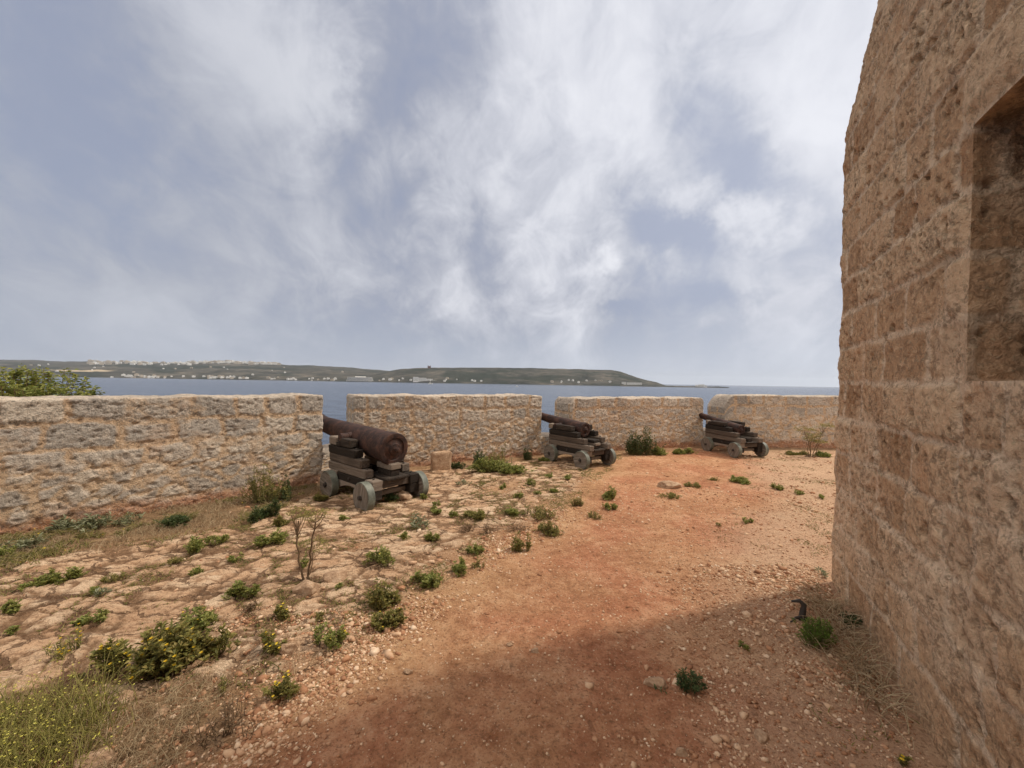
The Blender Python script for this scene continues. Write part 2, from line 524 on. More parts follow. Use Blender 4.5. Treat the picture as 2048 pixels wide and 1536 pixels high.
def ground_z(x, y):
    x = np.asarray(x, float)
    y = np.asarray(y, float)
    o, e, path, pale, dry, slab, sz, sid2, sid = ground_parts(x, y)
    z = (fb2(x * 0.7, y * 0.7, 51, 3) - 0.5) * 0.04
    z = z + (fb2(x * 4, y * 4, 52, 4) - 0.5) * 0.016
    z = z + (fb2(x * 17, y * 17, 53, 4) - 0.5) * 0.012
    z = z + slab * (0.007 + 0.006 * sid + 0.004 * sid2)
    lay = fb2(x * 3 + y, y * 6 - x, 57, 5, 0.6) * 5
    z = z + sz * (np.floor(lay) + ss(0.8, 1.0, lay - np.floor(lay))) * 0.006
    z = z + sz * (fb2(x * 24, y * 34, 58, 3, 0.6) - 0.5) * 0.012
    z = z + 0.03 * dry * fb2(x * 6, y * 6, 55, 3)
    out = np.maximum(o - 1.7, 0)
    z = z - np.minimum(out * 1.6, 19.6)
    return z


def gz(p):
    return float(ground_z(np.array([p[0]]), np.array([p[1]]))[0])


def build_ground():
    ys = list(np.arange(-3, 0.8, 0.08))
    y = 0.8
    while y < 12.6:
        ys.append(y)
        y += max(0.0085, 0.0052 * y)
    ys += [13, 13.5, 14.5, 16, 18, 21, 25, 30]
    ys = np.array(ys)
    q = np.linspace(-1.7, 1.55, 860)
    X = q[:, None] * (ys[None, :] + 3.2)
    Y = np.broadcast_to(ys[None, :], X.shape)
    x, y = X.ravel(), Y.ravel()
    o, e, path, pale, dry, slab, sz, sid2, sid = ground_parts(x, y)
    z = ground_z(x, y)
    me = mesh('ground', np.stack([x, y, z], 1), [grid_faces(len(q), len(ys))],
              {'path': path, 'slab': slab, 'dry': dry, 'tone': sid2, 'pale': pale, 'zone': sz}, True, [M_GROUND])
    struct(link('ground', me))


build_ground()


# ------------------------------------------------------------------ parapet walls
def ashlar(a, h, courses, lo, hi, seed, w):
    """courses: rising course heights. Returns stone mask, id, edge distance"""
    rng = np.random.RandomState(seed)
    edge = np.zeros(a.shape)
    idn = np.zeros(a.shape)
    ci = np.clip(np.searchsorted(courses, h) - 1, 0, len(courses) - 2)
    for c in range(len(courses) - 1):
        m = ci == c
        L = rng.uniform(lo, hi, 60)
        bs = np.cumsum(L) - 8 - rng.rand() * hi
        if not m.any():
            continue
        k = np.clip(np.searchsorted(bs, a[m]) - 1, 0, len(bs) - 2)
        da = np.minimum(a[m] - bs[k], bs[k + 1] - a[m])
        dh = np.minimum(h[m] - courses[c], courses[c + 1] - h[m])
        rr_ = 0.05
        qx, qh = np.minimum(da - rr_, 0), np.minimum(dh - rr_, 0)
        edge[m] = np.where((qx < 0) & (qh < 0), rr_ - np.hypot(qx, qh), np.minimum(da, dh))
        idn[m] = hsh(k, np.full(k.shape, c), seed)
    return ss(w * 0.4, w * 1.3, edge), idn, edge


def box_grid(L, T, H, step):
    """surface points of a box: s in 0..L, t in 0..T (outwards), h in 0..H, merged along the edges"""
    ns, nt, nh = [max(2, int(round(v / step)) + 1) for v in (L, T, H)]
    s, t, h = np.linspace(0, L, ns), np.linspace(0, T, nt), np.linspace(0, H, nh)
    P, Q, off = [], [], 0

    def add(A, B, fn, flip):
        nonlocal off
        a, b = np.meshgrid(A, B, indexing='ij')
        P.append(np.stack(fn(a.ravel(), b.ravel()), 1))
        Q.append(grid_faces(len(A), len(B), off, flip))
        off += a.size
    add(s, h, lambda a, b: (a, 0 * a, b), False)
    add(s, h, lambda a, b: (a, 0 * a + T, b), True)
    add(s, t, lambda a, b: (a, b, 0 * a + H), False)
    add(t, h, lambda a, b: (0 * a, a, b), True)
    add(t, h, lambda a, b: (0 * a + L, a, b), False)
    P = np.concatenate(P)
    Q = np.concatenate(Q)
    key = np.round(P * 4000).astype(np.int64)
    _, first, inv = np.unique(key, axis=0, return_index=True, return_inverse=True)
    return P[first], inv.ravel()[Q]


def stone_disp(a, h, seed, courses, lo, hi, rub_h, amp):
    wa = (fb2(a * 6, h * 6, seed + 1, 4) - 0.5) * 0.10
    wh = (fb2(a * 6 + 30, h * 6, seed + 2, 4) - 0.5) * 0.08
    frag = (fb2(a * 18, h * 18, seed + 3, 3) - 0.5) * 0.03
    st, idn, edge = ashlar(a + wa, h + wh, courses, lo, hi, seed, 0.03)
    gap = 0.018 + 0.030 * hsh(np.floor(idn * 4096), seed + 4 + 0 * idn)      # uneven mortar width
    st = ss(gap * 0.6, gap * 1.5, edge + frag)
    f1, f2, rid = worley((a + wa * 1.6) / 0.25, (h + wh * 1.6) / 0.16, seed + 5)
    rst = ss(0.05, 0.34, f2 - f1 + (fb2(a * 12, h * 12, seed + 8, 4) - 0.5) * 0.75)
    k = ss(rub_h + 0.07, rub_h - 0.07, h + wh * 2)
    k = np.maximum(k, ss(0.60, 0.66, fb2(a * 1.6, h * 1.6, seed + 9, 3)) * 0.6)
    stone = st * (1 - k) + rst * k * 0.85
    tone = idn * (1 - k) + rid * k
    rough = fb2(a * 13, h * 17, seed + 11, 5, 0.6) - 0.5
    fine = fb2(a * 34, h * 42, seed + 13, 3, 0.6) - 0.5
    pit = ss(0.60, 0.78, fb2(a * 22, h * 30, seed + 15, 3))
    d = stone * (0.005 + 0.008 * tone) + rough * (0.011 + 0.013 * k) * amp + fine * 0.014 * amp - pit * 0.016 * amp
    return d, stone, tone


def wall_mesh(name, A, B, T, H0, H1, seed, mat, round0=0, round1=0, splay0=0.0, splay1=0.0, step=0.016, courses=None, rub=0.75, base=-0.15, topvar=0.012):
    A, B = np.array(A), np.array(B)
    L = np.linalg.norm(B - A)
    u = (B - A) / L
    n = np.array((-u[1], u[0]))              # outwards (away from the yard)
    H = 1.45
    P, Q = box_grid(L, T, H + 0.15, step)
    s, t, h = P[:, 0], P[:, 1], P[:, 2] - 0.15
    cs = courses or [-0.2, 0.1, 0.33, 0.60, 0.88, 1.17, 1.6]
    d, stone, tone = stone_disp(s + t, h, seed, np.array(cs), 0.30, 0.62, rub, 1.0)
    r = 0.02
    core = np.stack([np.clip(s, r, L - r), np.clip(t, r, T - r), np.minimum(h, H - r)], 1)
    nv = np.stack([s, t, h], 1) - core
    ln = np.linalg.norm(nv, axis=1)
    nv = nv / np.maximum(ln, 1e-6)[:, None]
    q = core + nv * np.minimum(ln, r)[:, None]
    istop = (h >= H - 1e-6)
    d = np.where(istop, (fb2(s * 9, t * 9, seed + 71, 4) - 0.5) * 0.035, d)
    stone = np.where(istop, 0.8, stone)
    q = q + nv * d[:, None]
    # per stone unevenness of the top and rounded shoulders at the ends
    lvl = H0 + (H1 - H0) * s / L + (fb2(s * 3.1, s * 0 + seed, seed, 3) - 0.5) * 2 * topvar * 2
    if round0:
        lvl = lvl - round0 * np.clip(1 - s / round0, 0, 1) ** 2.2
    if round1:
        lvl = lvl - round1 * np.clip(1 - (L - s) / round1, 0, 1) ** 2.2
    q[:, 2] = np.where(q[:, 2] > 0, q[:, 2] * lvl / H, q[:, 2])
    fs = np.clip(1 - s / 0.5, 0, 1) * splay0 - np.clip(1 - (L - s) / 0.5, 0, 1) * splay1
    q[:, 0] += fs * t
    xy = A[None, :] + q[:, :1] * u[None, :] + q[:, 1:2] * n[None, :]
    v = np.stack([xy[:, 0], xy[:, 1], q[:, 2]], 1)
    lich_shade = ss(0.55, 1.25, h) * (0.35 + 0.65 * fb2(s * 2, h * 2, seed + 31, 3))
    foot = ss(0.26, 0.06, h + (fb2(s * 2.2, h * 3, seed + 33, 4) - 0.5) * 0.35) * 0.85
    return mesh(name, v, [Q], {'stone': stone, 'tone': tone, 'lich_shade': lich_shade, 'foot': foot}, True, [mat])


def sill_mesh(A, B, T, Hs, seed):
    return wall_mesh('embrasure_sill', A, B, T, Hs, Hs, seed, M_WALL, courses=[-0.2, 0.2, 0.5, 0.8, 1.1, 1.6], topvar=0.01)


walls = []
SPEC = [
    ((-6.9, 1.876), (-2.80, 5.86), 0.70, 1.36, 1.345, 11, 0, 0, 'long rough parapet wall nearest the camera, with a green bush above its left end'),
    ((-2.70, 6.75), (0.655, 8.57), 0.75, 1.31, 1.305, 27, 0.03, 0, 'straight ended parapet wall between the big near cannon and the middle cannon'),
    ((1.34, 8.78), (4.96, 10.21), 0.75, 1.235, 1.265, 43, 0.12, 0.10, 'lower parapet wall with rounded ends between the middle cannon and the farthest cannon'),
    ((5.40, 10.03), (12.9, 10.23), 0.75, 1.335, 1.365, 58, 0.30, 0, 'farthest parapet wall, running behind the tower at right, with one chamfered end'),
]
for A, B, T, h0, h1, sdn, r0, r1, lab in SPEC:
    o = link('parapet_wall', wall_mesh('parapet_wall', A, B, T, h0, h1, sdn, M_WALL, r0, r1, -0.05, 0.1, rub={11: 0.72, 27: 0.90, 43: 1.02, 58: 0.92}[sdn]))
    tag(o, lab, 'wall', 'parapet walls around the gun platform')
    walls.append(o)
for i, (A, B) in enumerate((((-2.86, 5.86), (-2.72, 6.72)), ((0.60, 8.58), (1.25, 8.78)), ((4.92, 10.24), (5.42, 10.07)))):
    A, B = np.array(A), np.array(B)
    if i == 0:
        A, B = np.array((-3.0, 5.75)), np.array((-2.6, 6.9))
    o = link('embrasure_sill', sill_mesh(A, B, 0.7, 0.44 if i == 0 else 0.41, 80 + i), walls[i])


# ------------------------------------------------------------------ the tower at the right
def tower():
    H = 5.3
    JU, JU2, JZ0, JZ1 = 1.79, 2.95, 1.63, 2.67
    us = np.unique(np.round(np.concatenate([np.arange(0, 3.0, 0.0115), np.arange(3.0, 5.0, 0.03), np.arange(5.0, 9.01, 0.25), [JU, JU2]]), 5))
    us = us[np.r_[True, np.diff(us) > 0.004]]
    us[np.argmin(abs(us - JU))] = JU
    us[np.argmin(abs(us - JU2))] = JU2
    zs = np.unique(np.round(np.concatenate([np.arange(-0.15, H + 0.001, 0.0135)]), 5))
    zs[np.argmin(abs(zs - JZ0))] = JZ0
    zs[np.argmin(abs(zs - JZ1))] = JZ1
    courses = np.array([-0.4, -0.05, 0.26, 0.52, 0.80, 1.09, 1.36, 1.63, 1.90, 2.16, 2.42, 2.67, 2.96, 3.25, 3.55, 3.82, 4.1, 4.4, 4.7, 5.0, 5.6])

    def place(u, z, out):
        """face coordinates to world, with the worn shoulder of the corner"""
        fade = np.exp(-np.maximum(u, 0) / 0.9)
        lean = ss(3.45, 5.15, z) * 0.27 * fade + 0.02 * ss(0, 3, z) * fade
        lean = lean + (fb2(z * 5.3, z * 0, 7, 5, 0.65) - 0.5) * 0.045 * np.exp(-np.maximum(u, 0) / 0.25)
        out = out - lean
        wob = (fb2(u * 1.2 + 4, z * 1.2, 3, 3) - 0.5) * 0.02
        out = out + wob
        x = TA[0] + TU[0] * u + TN[0] * out
        y = TA[1] + TU[1] * u + TN[1] * out
        return np.stack([x, y, z + 0 * u], 1)

    def surf(u, z, seed):
        wa = (fb2(u * 5, z * 5, seed + 1, 3) - 0.5) * 0.05
        wh = (fb2(u * 5 + 30, z * 5, seed + 2, 3) - 0.5) * 0.04
        st, idn, ed = ashlar(u + wa, z + wh, courses, 0.26, 0.55, seed, 0.022)
        br = fb2(u * 1.7, z * 1.7, seed + 6, 4)
        worn = ss(0.50, 0.72, br)             # courses worn into one rough surface
        rough = fb2(u * 9, z * 6, seed + 11, 5) - 0.5
        stre = fb2(u * 22, z * 6, seed + 12, 4) - 0.5
        f1, f2, pid = worley(u * 17 + wa * 20, z * 13 + wh * 20, seed + 21)
        pits = ss(0.33, 0.10, f1) * (pid > 0.62) * ss(0.40, 0.62, fb2(u * 3, z * 3, seed + 23, 3))
        e1, e2, qid = worley(u * 45, z * 38, seed + 25)
        holes = ss(0.36, 0.12, e1) * (qid > 0.55) * ss(0.48, 0.62, fb2(u * 4 + 9, z * 4, seed + 28, 3))
        d = st * (0.007 * (1 - worn) + 0.022 * (idn - 0.4)) + rough * (0.010 + 0.024 * worn) + stre * 0.018 * (0.5 + worn) + (fb2(u * 42, z * 36, seed + 14, 3, 0.6) - 0.5) * 0.014 - pits * 0.045 - holes * 0.018
        for hu, hz_, hr_ in ((1.104, 2.75, 0.020), (1.36, 1.46, 0.024), (0.62, 3.05, 0.022), (1.52, 0.92, 0.03), (0.95, 0.98, 0.022)):
            d = d - 0.07 * ss(1.25, 0.7, np.hypot(u - hu, (z - hz_) * 0.8) / hr_ + (fb2(u * 60, z * 60, 5, 2) - .5) * .5)
        return d, st * (1 - 0.5 * worn), idn * (1 - 0.6 * worn) + 0.6 * worn * br

    U, Z = np.meshgrid(us, zs, indexing='ij')
    u, z = U.ravel(), Z.ravel()
    d, st, tone = surf(u, z, 101)
    # calm near the crisp window arris and the outer corner
    du = np.maximum(np.maximum(JU - u, u - JU2), 0)
    dz = np.maximum(np.maximum(JZ0 - z, z - JZ1), 0)
    calm = ss(0.0, 0.09, np.hypot(du, dz))
    calm2 = calm * ss(0.0, 0.03, u)
    v = place(u, z, d * calm2)
    q = grid_faces(len(us), len(zs), 0, True)
    cu = u[q].mean(1)
    cz = z[q].mean(1)
    q = q[~((cu > JU) & (cu < JU2) & (cz > JZ0) & (cz < JZ1))]
    V, Qs, ST, TO = [v], [q], [st], [tone]
    off = len(v)
    # the sunlit return beyond the corner, the back, the near end and the roof
    ts = np.concatenate([np.arange(0, 0.6, 0.02), np.arange(0.6, 6.01, 0.3)])
    T2, Z2 = np.meshgrid(ts, zs[::2], indexing='ij')
    t2, z2 = T2.ravel(), Z2.ravel()
    d2, st2, to2 = surf(t2 + 20, z2, 131)
    base = place(0 * t2, z2, 0 * t2)
    inw = -TN
    v2 = base + np.stack([inw[0] * t2 - TU[0] * d2 * ss(0, 0.05, t2), inw[1] * t2 - TU[1] * d2 * ss(0, 0.05, t2), 0 * t2], 1)
    V.append(v2)
    Qs.append(grid_faces(len(ts), len(zs[::2]), off, False))
    ST.append(st2)
    TO.append(to2)
    off += len(v2)
    L = us[-1]
    c = [place(np.array([0.0]), np.array([H]), np.array([0.0]))[0]]

    def P(uu, tt, zz):
        return (TA[0] + TU[0] * uu + inw[0] * tt, TA[1] + TU[1] * uu + inw[1] * tt, zz)
    ex = [P(L, 0, -.15), P(L, 0, H), P(L, 6, H), P(L, 6, -.15), P(0, 6, -.15), P(0, 6, H), P(0, 0.2, H - 0.02), P(L, 0.05, H - 0.02), P(L, 6, H - 0.02), P(0, 6, H - 0.02)]
    V.append(np.array(ex))
    Qs.append(np.array([[0, 3, 2, 1], [3, 4, 5, 2], [6, 7, 8, 9]]) + off)
    ST.append(np.ones(10))
    TO.append(np.ones(10) * .5)
    V, ST, TO = np.concatenate(V), np.concatenate(ST), np.concatenate(TO)
    lich_shade = np.clip(0.35 + 0.5 * fb2(V[:, 0] * 1.5 + V[:, 1], V[:, 2] * 1.5, 61, 3), 0, 1)
    t = link('stone_tower', mesh('stone_tower', V, [np.concatenate(Qs)], {'stone': ST, 'tone': TO, 'lich_shade': lich_shade}, True, [M_TOWER]))
    tag(t, 'tall worn stone tower wall in shade at the right edge with a deep window opening', 'tower')
    # window recess: jambs, sill, lintel and back, deep in the wall
    V, Qs, off = [], [], 0
    DP = 0.95
    dd = np.linspace(0, DP, 60)

    def sheet(A, B, fn, flip):
        nonlocal off
        a, b = np.meshgrid(A, B, indexing='ij')
        uu, zz, tt = fn(a.ravel(), b.ravel())
        V.append((uu, zz, tt))
        Qs.append(grid_faces(len(A), len(B), off, flip))
        off += a.size
    uw = us[(us >= JU) & (us <= JU2)]
    zw = zs[(zs >= JZ0) & (zs <= JZ1)]
    sheet(dd, zw, lambda a, b: (0 * a + JU, b, a), True)
    sheet(dd, zw, lambda a, b: (0 * a + JU2, b, a), False)
    sheet(uw, dd, lambda a, b: (a, 0 * a + JZ0, b), False)
    sheet(uw, dd, lambda a, b: (a, 0 * a + JZ1, b), True)
    sheet(uw, zw, lambda a, b: (a, b, 0 * a + DP), True)
    uu, zz, tt = [np.concatenate([k[i] for k in V]) for i in range(3)]
    d, st, to = surf(tt * 1.0 + uu + 7.3, zz + 0.01, 151)
    e = np.minimum(np.minimum(uu - JU, JU2 - uu), np.minimum(zz - JZ0, JZ1 - zz))
    cal = ss(0, 0.06, tt)
    nu = np.where(abs(uu - JU) < 1e-6, 1.0, np.where(abs(uu - JU2) < 1e-6, -1.0, 0))
    nz = np.where(abs(zz - JZ0) < 1e-6, 1.0, np.where(abs(zz - JZ1) < 1e-6, -1.0, 0))
    nu = np.where((nu != 0) & (nz != 0), 0, nu)
    nz = np.where((abs(uu - JU) < 1e-6) | (abs(uu - JU2) < 1e-6), 0, nz)
    dsp = (d - 0.012) * 1.3 * cal
    v = place(uu + nu * dsp, zz, -tt)
    v[:, 2] += nz * dsp
    lich_shade = np.clip(1.1 * fb2(tt * 3 + uu * 2, zz * 3, 91, 3) + 0.3, 0, 1.2) * ss(0, 0.05, tt)  # recess shade painted in: more lichen colour here, lower tone below
    r = link('window_recess', mesh('window_recess', v, [np.concatenate(Qs)], {'stone': st, 'tone': to * 0.7, 'lich_shade': lich_shade}, True, [M_TOWER]), t)
    r['label'] = 'deep dark window recess with pitted jambs'


tower()


# ------------------------------------------------------------------ cannons
class MB:
    """collects simple solids into one mesh"""
    def __init__(s):
        s.v, s.f, s.n, s.m = [], [], 0, []

    def add(s, v, f, m=0):
        s.v.append(np.asarray(v, float))
        s.f += [[int(k) + s.n for k in p] for p in f]
        s.m += [m] * len(f)
        s.n += len(v)

    def box(s, lo, hi, bev=0.008, rng=None, m=0, tilt=0.0):
        """box with worn, chamfered edges"""
        lo, hi = np.array(lo, float), np.array(hi, float)
        c, h = (lo + hi) / 2, (hi - lo) / 2
        bev = min(bev, h.min() * 0.45)
        vs, key = [], {}
        for sx in (-1, 1):
            for sy in (-1, 1):
                for sz in (-1, 1):
                    for ax in range(3):
                        p = np.array((sx, sy, sz)) * (h - bev)
                        p[ax] = (sx, sy, sz)[ax] * h[ax]
                        if rng is not None:
                            p = p + rng.uniform(-1, 1, 3) * bev * 0.35
                        key[(sx, sy, sz, ax)] = len(vs)
                        vs.append(p)
        fs = []
        for ax in range(3):
            a, b = [(1, 2), (2, 0), (0, 1)][ax]
            for sg in (-1, 1):
                loop = []
                for pa, pb in ((-1, -1), (1, -1), (1, 1), (-1, 1)):
                    k = [0, 0, 0]
                    k[ax], k[a], k[b] = sg, pa, pb
                    loop.append(key[tuple(k) + (ax,)])
                fs.append(loop if sg > 0 else loop[::-1])
        for ax in range(3):
            a, b = [(1, 2), (2, 0), (0, 1)][ax]
            for pa in (-1, 1):
                for pb in (-1, 1):
                    q = []
                    for sg, face in ((-1, a), (1, a), (1, b), (-1, b)):
                        k = [0, 0, 0]
                        k[ax], k[a], k[b] = sg, pa, pb
                        q.append(key[tuple(k) + (face,)])
                    fs.append(q if pa * pb > 0 else q[::-1])
        for sx in (-1, 1):
            for sy in (-1, 1):
                for sz in (-1, 1):
                    q = [key[(sx, sy, sz, ax)] for ax in range(3)]
                    fs.append(q if sx * sy * sz > 0 else q[::-1])
        vs = np.array(vs)
        if tilt:
            vs[:, 2] += vs[:, 1] * tilt
        s.add(vs + c, fs, m)

    def lathe(s, prof, n=40, axis='y', org=(0, 0, 0), m=0):
        """profile of (along, radius)"""
        a = np.linspace(0, 2 * math.pi, n, endpoint=False)
        vs = []
        for t, r in prof:
            c, d = r * np.cos(a), r * np.sin(a)
            z = np.full(n, t)
            vs.append({'y': np.stack([c, z, d], 1), 'x': np.stack([z, c, d], 1), 'z': np.stack([c, d, z], 1)}[axis])
        fs = []
        for i in range(len(prof) - 1):
            for k in range(n):
                q = [i * n + k, i * n + (k + 1) % n, (i + 1) * n + (k + 1) % n, (i + 1) * n + k]
                fs.append(q if axis != 'y' else q[::-1])
        k0 = list(range(n))
        k1 = [(len(prof) - 1) * n + k for k in range(n)]
        fs.append(k0[::-1] if axis != 'y' else k0)
        fs.append(k1 if axis != 'y' else k1[::-1])
        s.add(np.concatenate(vs) + np.array(org), fs, m)

    def build(s, name, mats, parent=None, smooth=False, sharp=True):
        me = bpy.data.meshes.new(name)
        me.from_pydata([tuple(p) for p in np.concatenate(s.v)], [], s.f)
        for m in mats:
            me.materials.append(m)
        me.polygons.foreach_set('material_index', s.m)
        me.update()
        if smooth:
            me.polygons.foreach_set('use_smooth', [True] * len(me.polygons))
            if sharp:
                me.set_sharp_from_angle(angle=math.radians(38))
        return link(name, me, parent)


def cannon(label, loc, fwd, S, barrel, seed, lefts, wb):
    rng = np.random.RandomState(seed)
    root = bpy.data.objects.new('cannon', None)
    COL.objects.link(root)
    root.empty_display_size = 0.3
    f = Vector((fwd[0], fwd[1], 0)).normalized()
    root.rotation_euler = (0, 0, math.atan2(-f.x, f.y))
    root.location = loc
    tag(root, label, 'cannon', 'old cannons at the embrasures')
    R = 0.185 * S
    WX = 0.40 * S
    # wheels
    for y in (0, wb):
        for sx in (-1, 1):
            m = MB()
            w = 0.046 * S
            m.lathe([(-w, R - 0.010), (-w, R * 0.93), (w, R * 0.93), (w, R - 0.010)] if False else [(-w * 0.98, R * 0.935), (w * 0.98, R * 0.935)], 40, 'x', (0, 0, 0))
            wh = m.build('wheel', [M_WHEEL], root)
            wh.location = (sx * WX, y, R)
            wh.rotation_euler = (rng.uniform(0, 6), 0, 0)
            m = MB()
            n = 44
            a = np.linspace(0, 2 * math.pi, n, endpoint=False)
            pr = [(-w, R * 0.93), (-w, R - 0.004), (-w + 0.004, R), (w - 0.004, R), (w, R - 0.004), (w, R * 0.93)]
            vs = np.concatenate([np.stack([np.full(n, t), r * np.cos(a), r * np.sin(a)], 1) for t, r in pr])
            fs = [[i * n + k, i * n + (k + 1) % n, (i + 1) * n + (k + 1) % n, (i + 1) * n + k] for i in range(5) for k in range(n)]
            m.add(vs, fs)
            m.build('tyre', [M_TYRE], wh, True)
            m = MB()
            m.lathe([(-0.075 * S, 0.001), (-0.075 * S, 0.026 * S), (0.075 * S, 0.026 * S), (0.075 * S, 0.001)], 12, 'x')
            m.box((sx * 0.058 * S - 0.006, -0.04 * S, -0.009), (sx * 0.058 * S + 0.006, 0.04 * S, 0.009), 0.003)
            m.build('axle_pin', [M_DARKIRON], wh)
    # axletrees: a cross beam with tall end blocks
    for k, y in enumerate((0, wb)):
        m = MB()
        dy = 0.085 * S
        for sx in (-1, 1):
            x0, x1 = sorted((sx * 0.205 * S, sx * 0.345 * S))
            m.box((x0, y - dy * 1.1, 0.125 * S), (x1, y + dy, 0.245 * S), 0.010, rng)
            m.box((x0 - 0.004, y - dy * 1.15, 0.247 * S), (x1 + 0.003, y + dy, 0.372 * S), 0.010, rng)
        m.box((-0.21 * S, y - dy * 0.8, 0.255 * S), (0.21 * S, y + dy * 0.9, 0.352 * S), 0.008, rng)
        m.box((-0.21 * S, y + dy * 0.1, 0.15 * S), (0.21 * S, y + dy * 0.8, 0.21 * S), 0.008, rng)
        ax = m.build('axletree', [M_WOOD_X], root)
        m = MB()
        for sx in (-1, 1):
            m = MB()
            m.lathe([(0.365 * S, 0.013), (0.385 * S, 0.013), (0.387 * S, 0.006)], 8, 'z', (sx * 0.275 * S, y, 0))
            m.build('bolt', [M_DARKIRON], ax)
    # stepped cheeks
    zt = [0.818, 0.702, 0.590, 0.476, 0.362]
    for sx in (-1, 1):
        m = MB()
        x0, x1 = sorted((sx * 0.207 * S, sx * 0.337 * S))
        for i, (z, yr) in enumerate(zip(zt, lefts)):
            hgt = 0.108 * S
            fy = (wb + 0.16 * S) + rng.uniform(-0.012, 0.012)
            if i == 4:
                yr, fy = 0.088 * S, wb - 0.088 * S
            j = rng.uniform(-0.007, 0.007)
            if i == 0:
                ty = barrel['ty']
                m.box((x0 + j, yr * S, z * S - hgt), (x1 + j, ty - 0.055 * S, z * S), 0.011, rng)
                m.box((x0 + j, ty + 0.055 * S, z * S - hgt), (x1 + j, fy, z * S), 0.011, rng)
                m.box((x0 + j, ty - 0.054 * S, z * S - hgt), (x1 + j, ty + 0.054 * S, z * S - hgt * 0.55), 0.004, rng)
            else:
                m.box((x0 + j, yr * S, z * S - hgt), (x1 + j, fy, z * S), 0.011, rng)
        # arched sole piece
        ys = np.linspace(0.10 * S, wb - 0.10 * S, 12)
        tt = np.linspace(-1, 1, 12)
        lo = 0.14 * S + 0.085 * S * (1 - tt ** 2)
        vs, fs = [], []
        for yy, ll in zip(ys, lo):
            vs += [(x0, yy, ll), (x1, yy, ll), (x1, yy, 0.262 * S), (x0, yy, 0.262 * S)]
        for i in range(11):
            b = i * 4
            for k in range(4):
                fs.append([b + k, b + 4 + k, b + 4 + (k + 1) % 4, b + (k + 1) % 4])
        fs += [[0, 1, 2, 3], [47, 46, 45, 44]]
        m.add(vs, fs)
        ck = m.build('carriage_cheek', [M_WOOD_Y], root)
        m = MB()
        for i in range(1, 4):
            yy = (lefts[i] + lefts[i - 1]) / 2 * S
            m = MB()
            m.lathe([(zt[i] * S - 0.01, 0.014 * S), (zt[i] * S + 0.012, 0.014 * S), (zt[i] * S + 0.014, 0.006)], 8, 'z', (sx * 0.272 * S, yy, 0))
            m.build('bolt', [M_DARKIRON], ck)
        if sx < 0:
            m = MB()
            m.lathe([(-0.15 * S, 0.018 * S), (0.15 * S, 0.018 * S)], 8, 'x', (sx * 0.21 * S, wb * 0.52, 0.32 * S))
            m.build('bolt', [M_DARKIRON], ck)
    # bed plank and quoin under the breech
    m = MB()
    m.box((-0.17 * S, -0.13 * S, 0.354 * S), (0.17 * S, 0.36 * S, 0.385 * S), 0.006, rng)
    m.build('bed_plank', [M_WOOD_Y], root)
    m = MB()
    qt = barrel['qz']
    zz = np.linspace(0.387 * S, qt, barrel['qn'] + 1)
    for i in range(barrel['qn']):
        k = 0.012 * i
        m.box((-0.066 * S - k, -0.06 * S + k * (1 - 2 * (i % 2)), zz[i] + 0.001), (0.066 * S + k, 0.26 * S, zz[i + 1] - 0.001), 0.009, rng)
    m.build('quoin', [M_WOOD_X], root)
    # the barrel, a turned form
    r, L = barrel['r'], barrel['L']
    pr = [(-0.20, 0.004), (-0.20, 0.09), (-0.185, 0.145), (-0.14, 0.165), (-0.10, 0.14), (-0.07, 0.12), (-0.05, 0.20), (-0.045, 0.34), (-0.03, 0.37),
          (0.0, 0.39), (0.012, 0.45), (0.03, 0.60), (0.03, 0.66), (0.0, 0.70), (-0.005, 0.86), (0.0, 0.965), (0.03, 1.0), (0.22, 1.0), (0.25, 0.975), (0.255, 0.945)]
    pr = [(a * 0.42 * r / 0.2, b * r) for a, b in pr]
    body = [(0.10, 0.925), (0.22, 0.885), (0.34, 0.835), (0.36, 0.82), (0.52, 0.735),
            (0.7, 0.645), (0.86, 0.575), (0.90, 0.57), (0.905, 0.60), (0.915, 0.60), (0.92, 0.58), (0.955, 0.64), (0.98, 0.69), (0.992, 0.68), (1.0, 0.62), (1.0, 0.33), (0.93, 0.32), (0.93, 0.01)]
    pr += [(a * L, b * r) for a, b in body]
    m = MB()
    m.lathe(pr, 56, 'y')
    b = m.build('barrel', [M_RUST], root, True)
    b.location = (0, barrel['y'], barrel['z'])
    b.rotation_euler = (barrel['el'], 0, 0)
    tz = barrel['z'] + math.tan(barrel['el']) * (barrel['ty'] - barrel['y'])
    ln = (barrel['ty'] - barrel['y']) / math.cos(barrel['el'])
    tr = 0.052 * S
    hw = 0.31 * S
    dz = barrel.get('tdz', 0)
    for sx in (-1, 1):
        p = [(sx * r * 0.6, tr * 1.12), (sx * (hw - 0.11 * S), tr * 1.12), (sx * (hw - 0.11 * S), tr), (sx * hw, tr), (sx * hw, 0.002)]
        if sx < 0:
            p = p[::-1]
        m = MB()
        m.lathe(p, 24, 'x', (0, ln, dz))
        m.build('trunnion', [M_RUST], b, True)
    return root


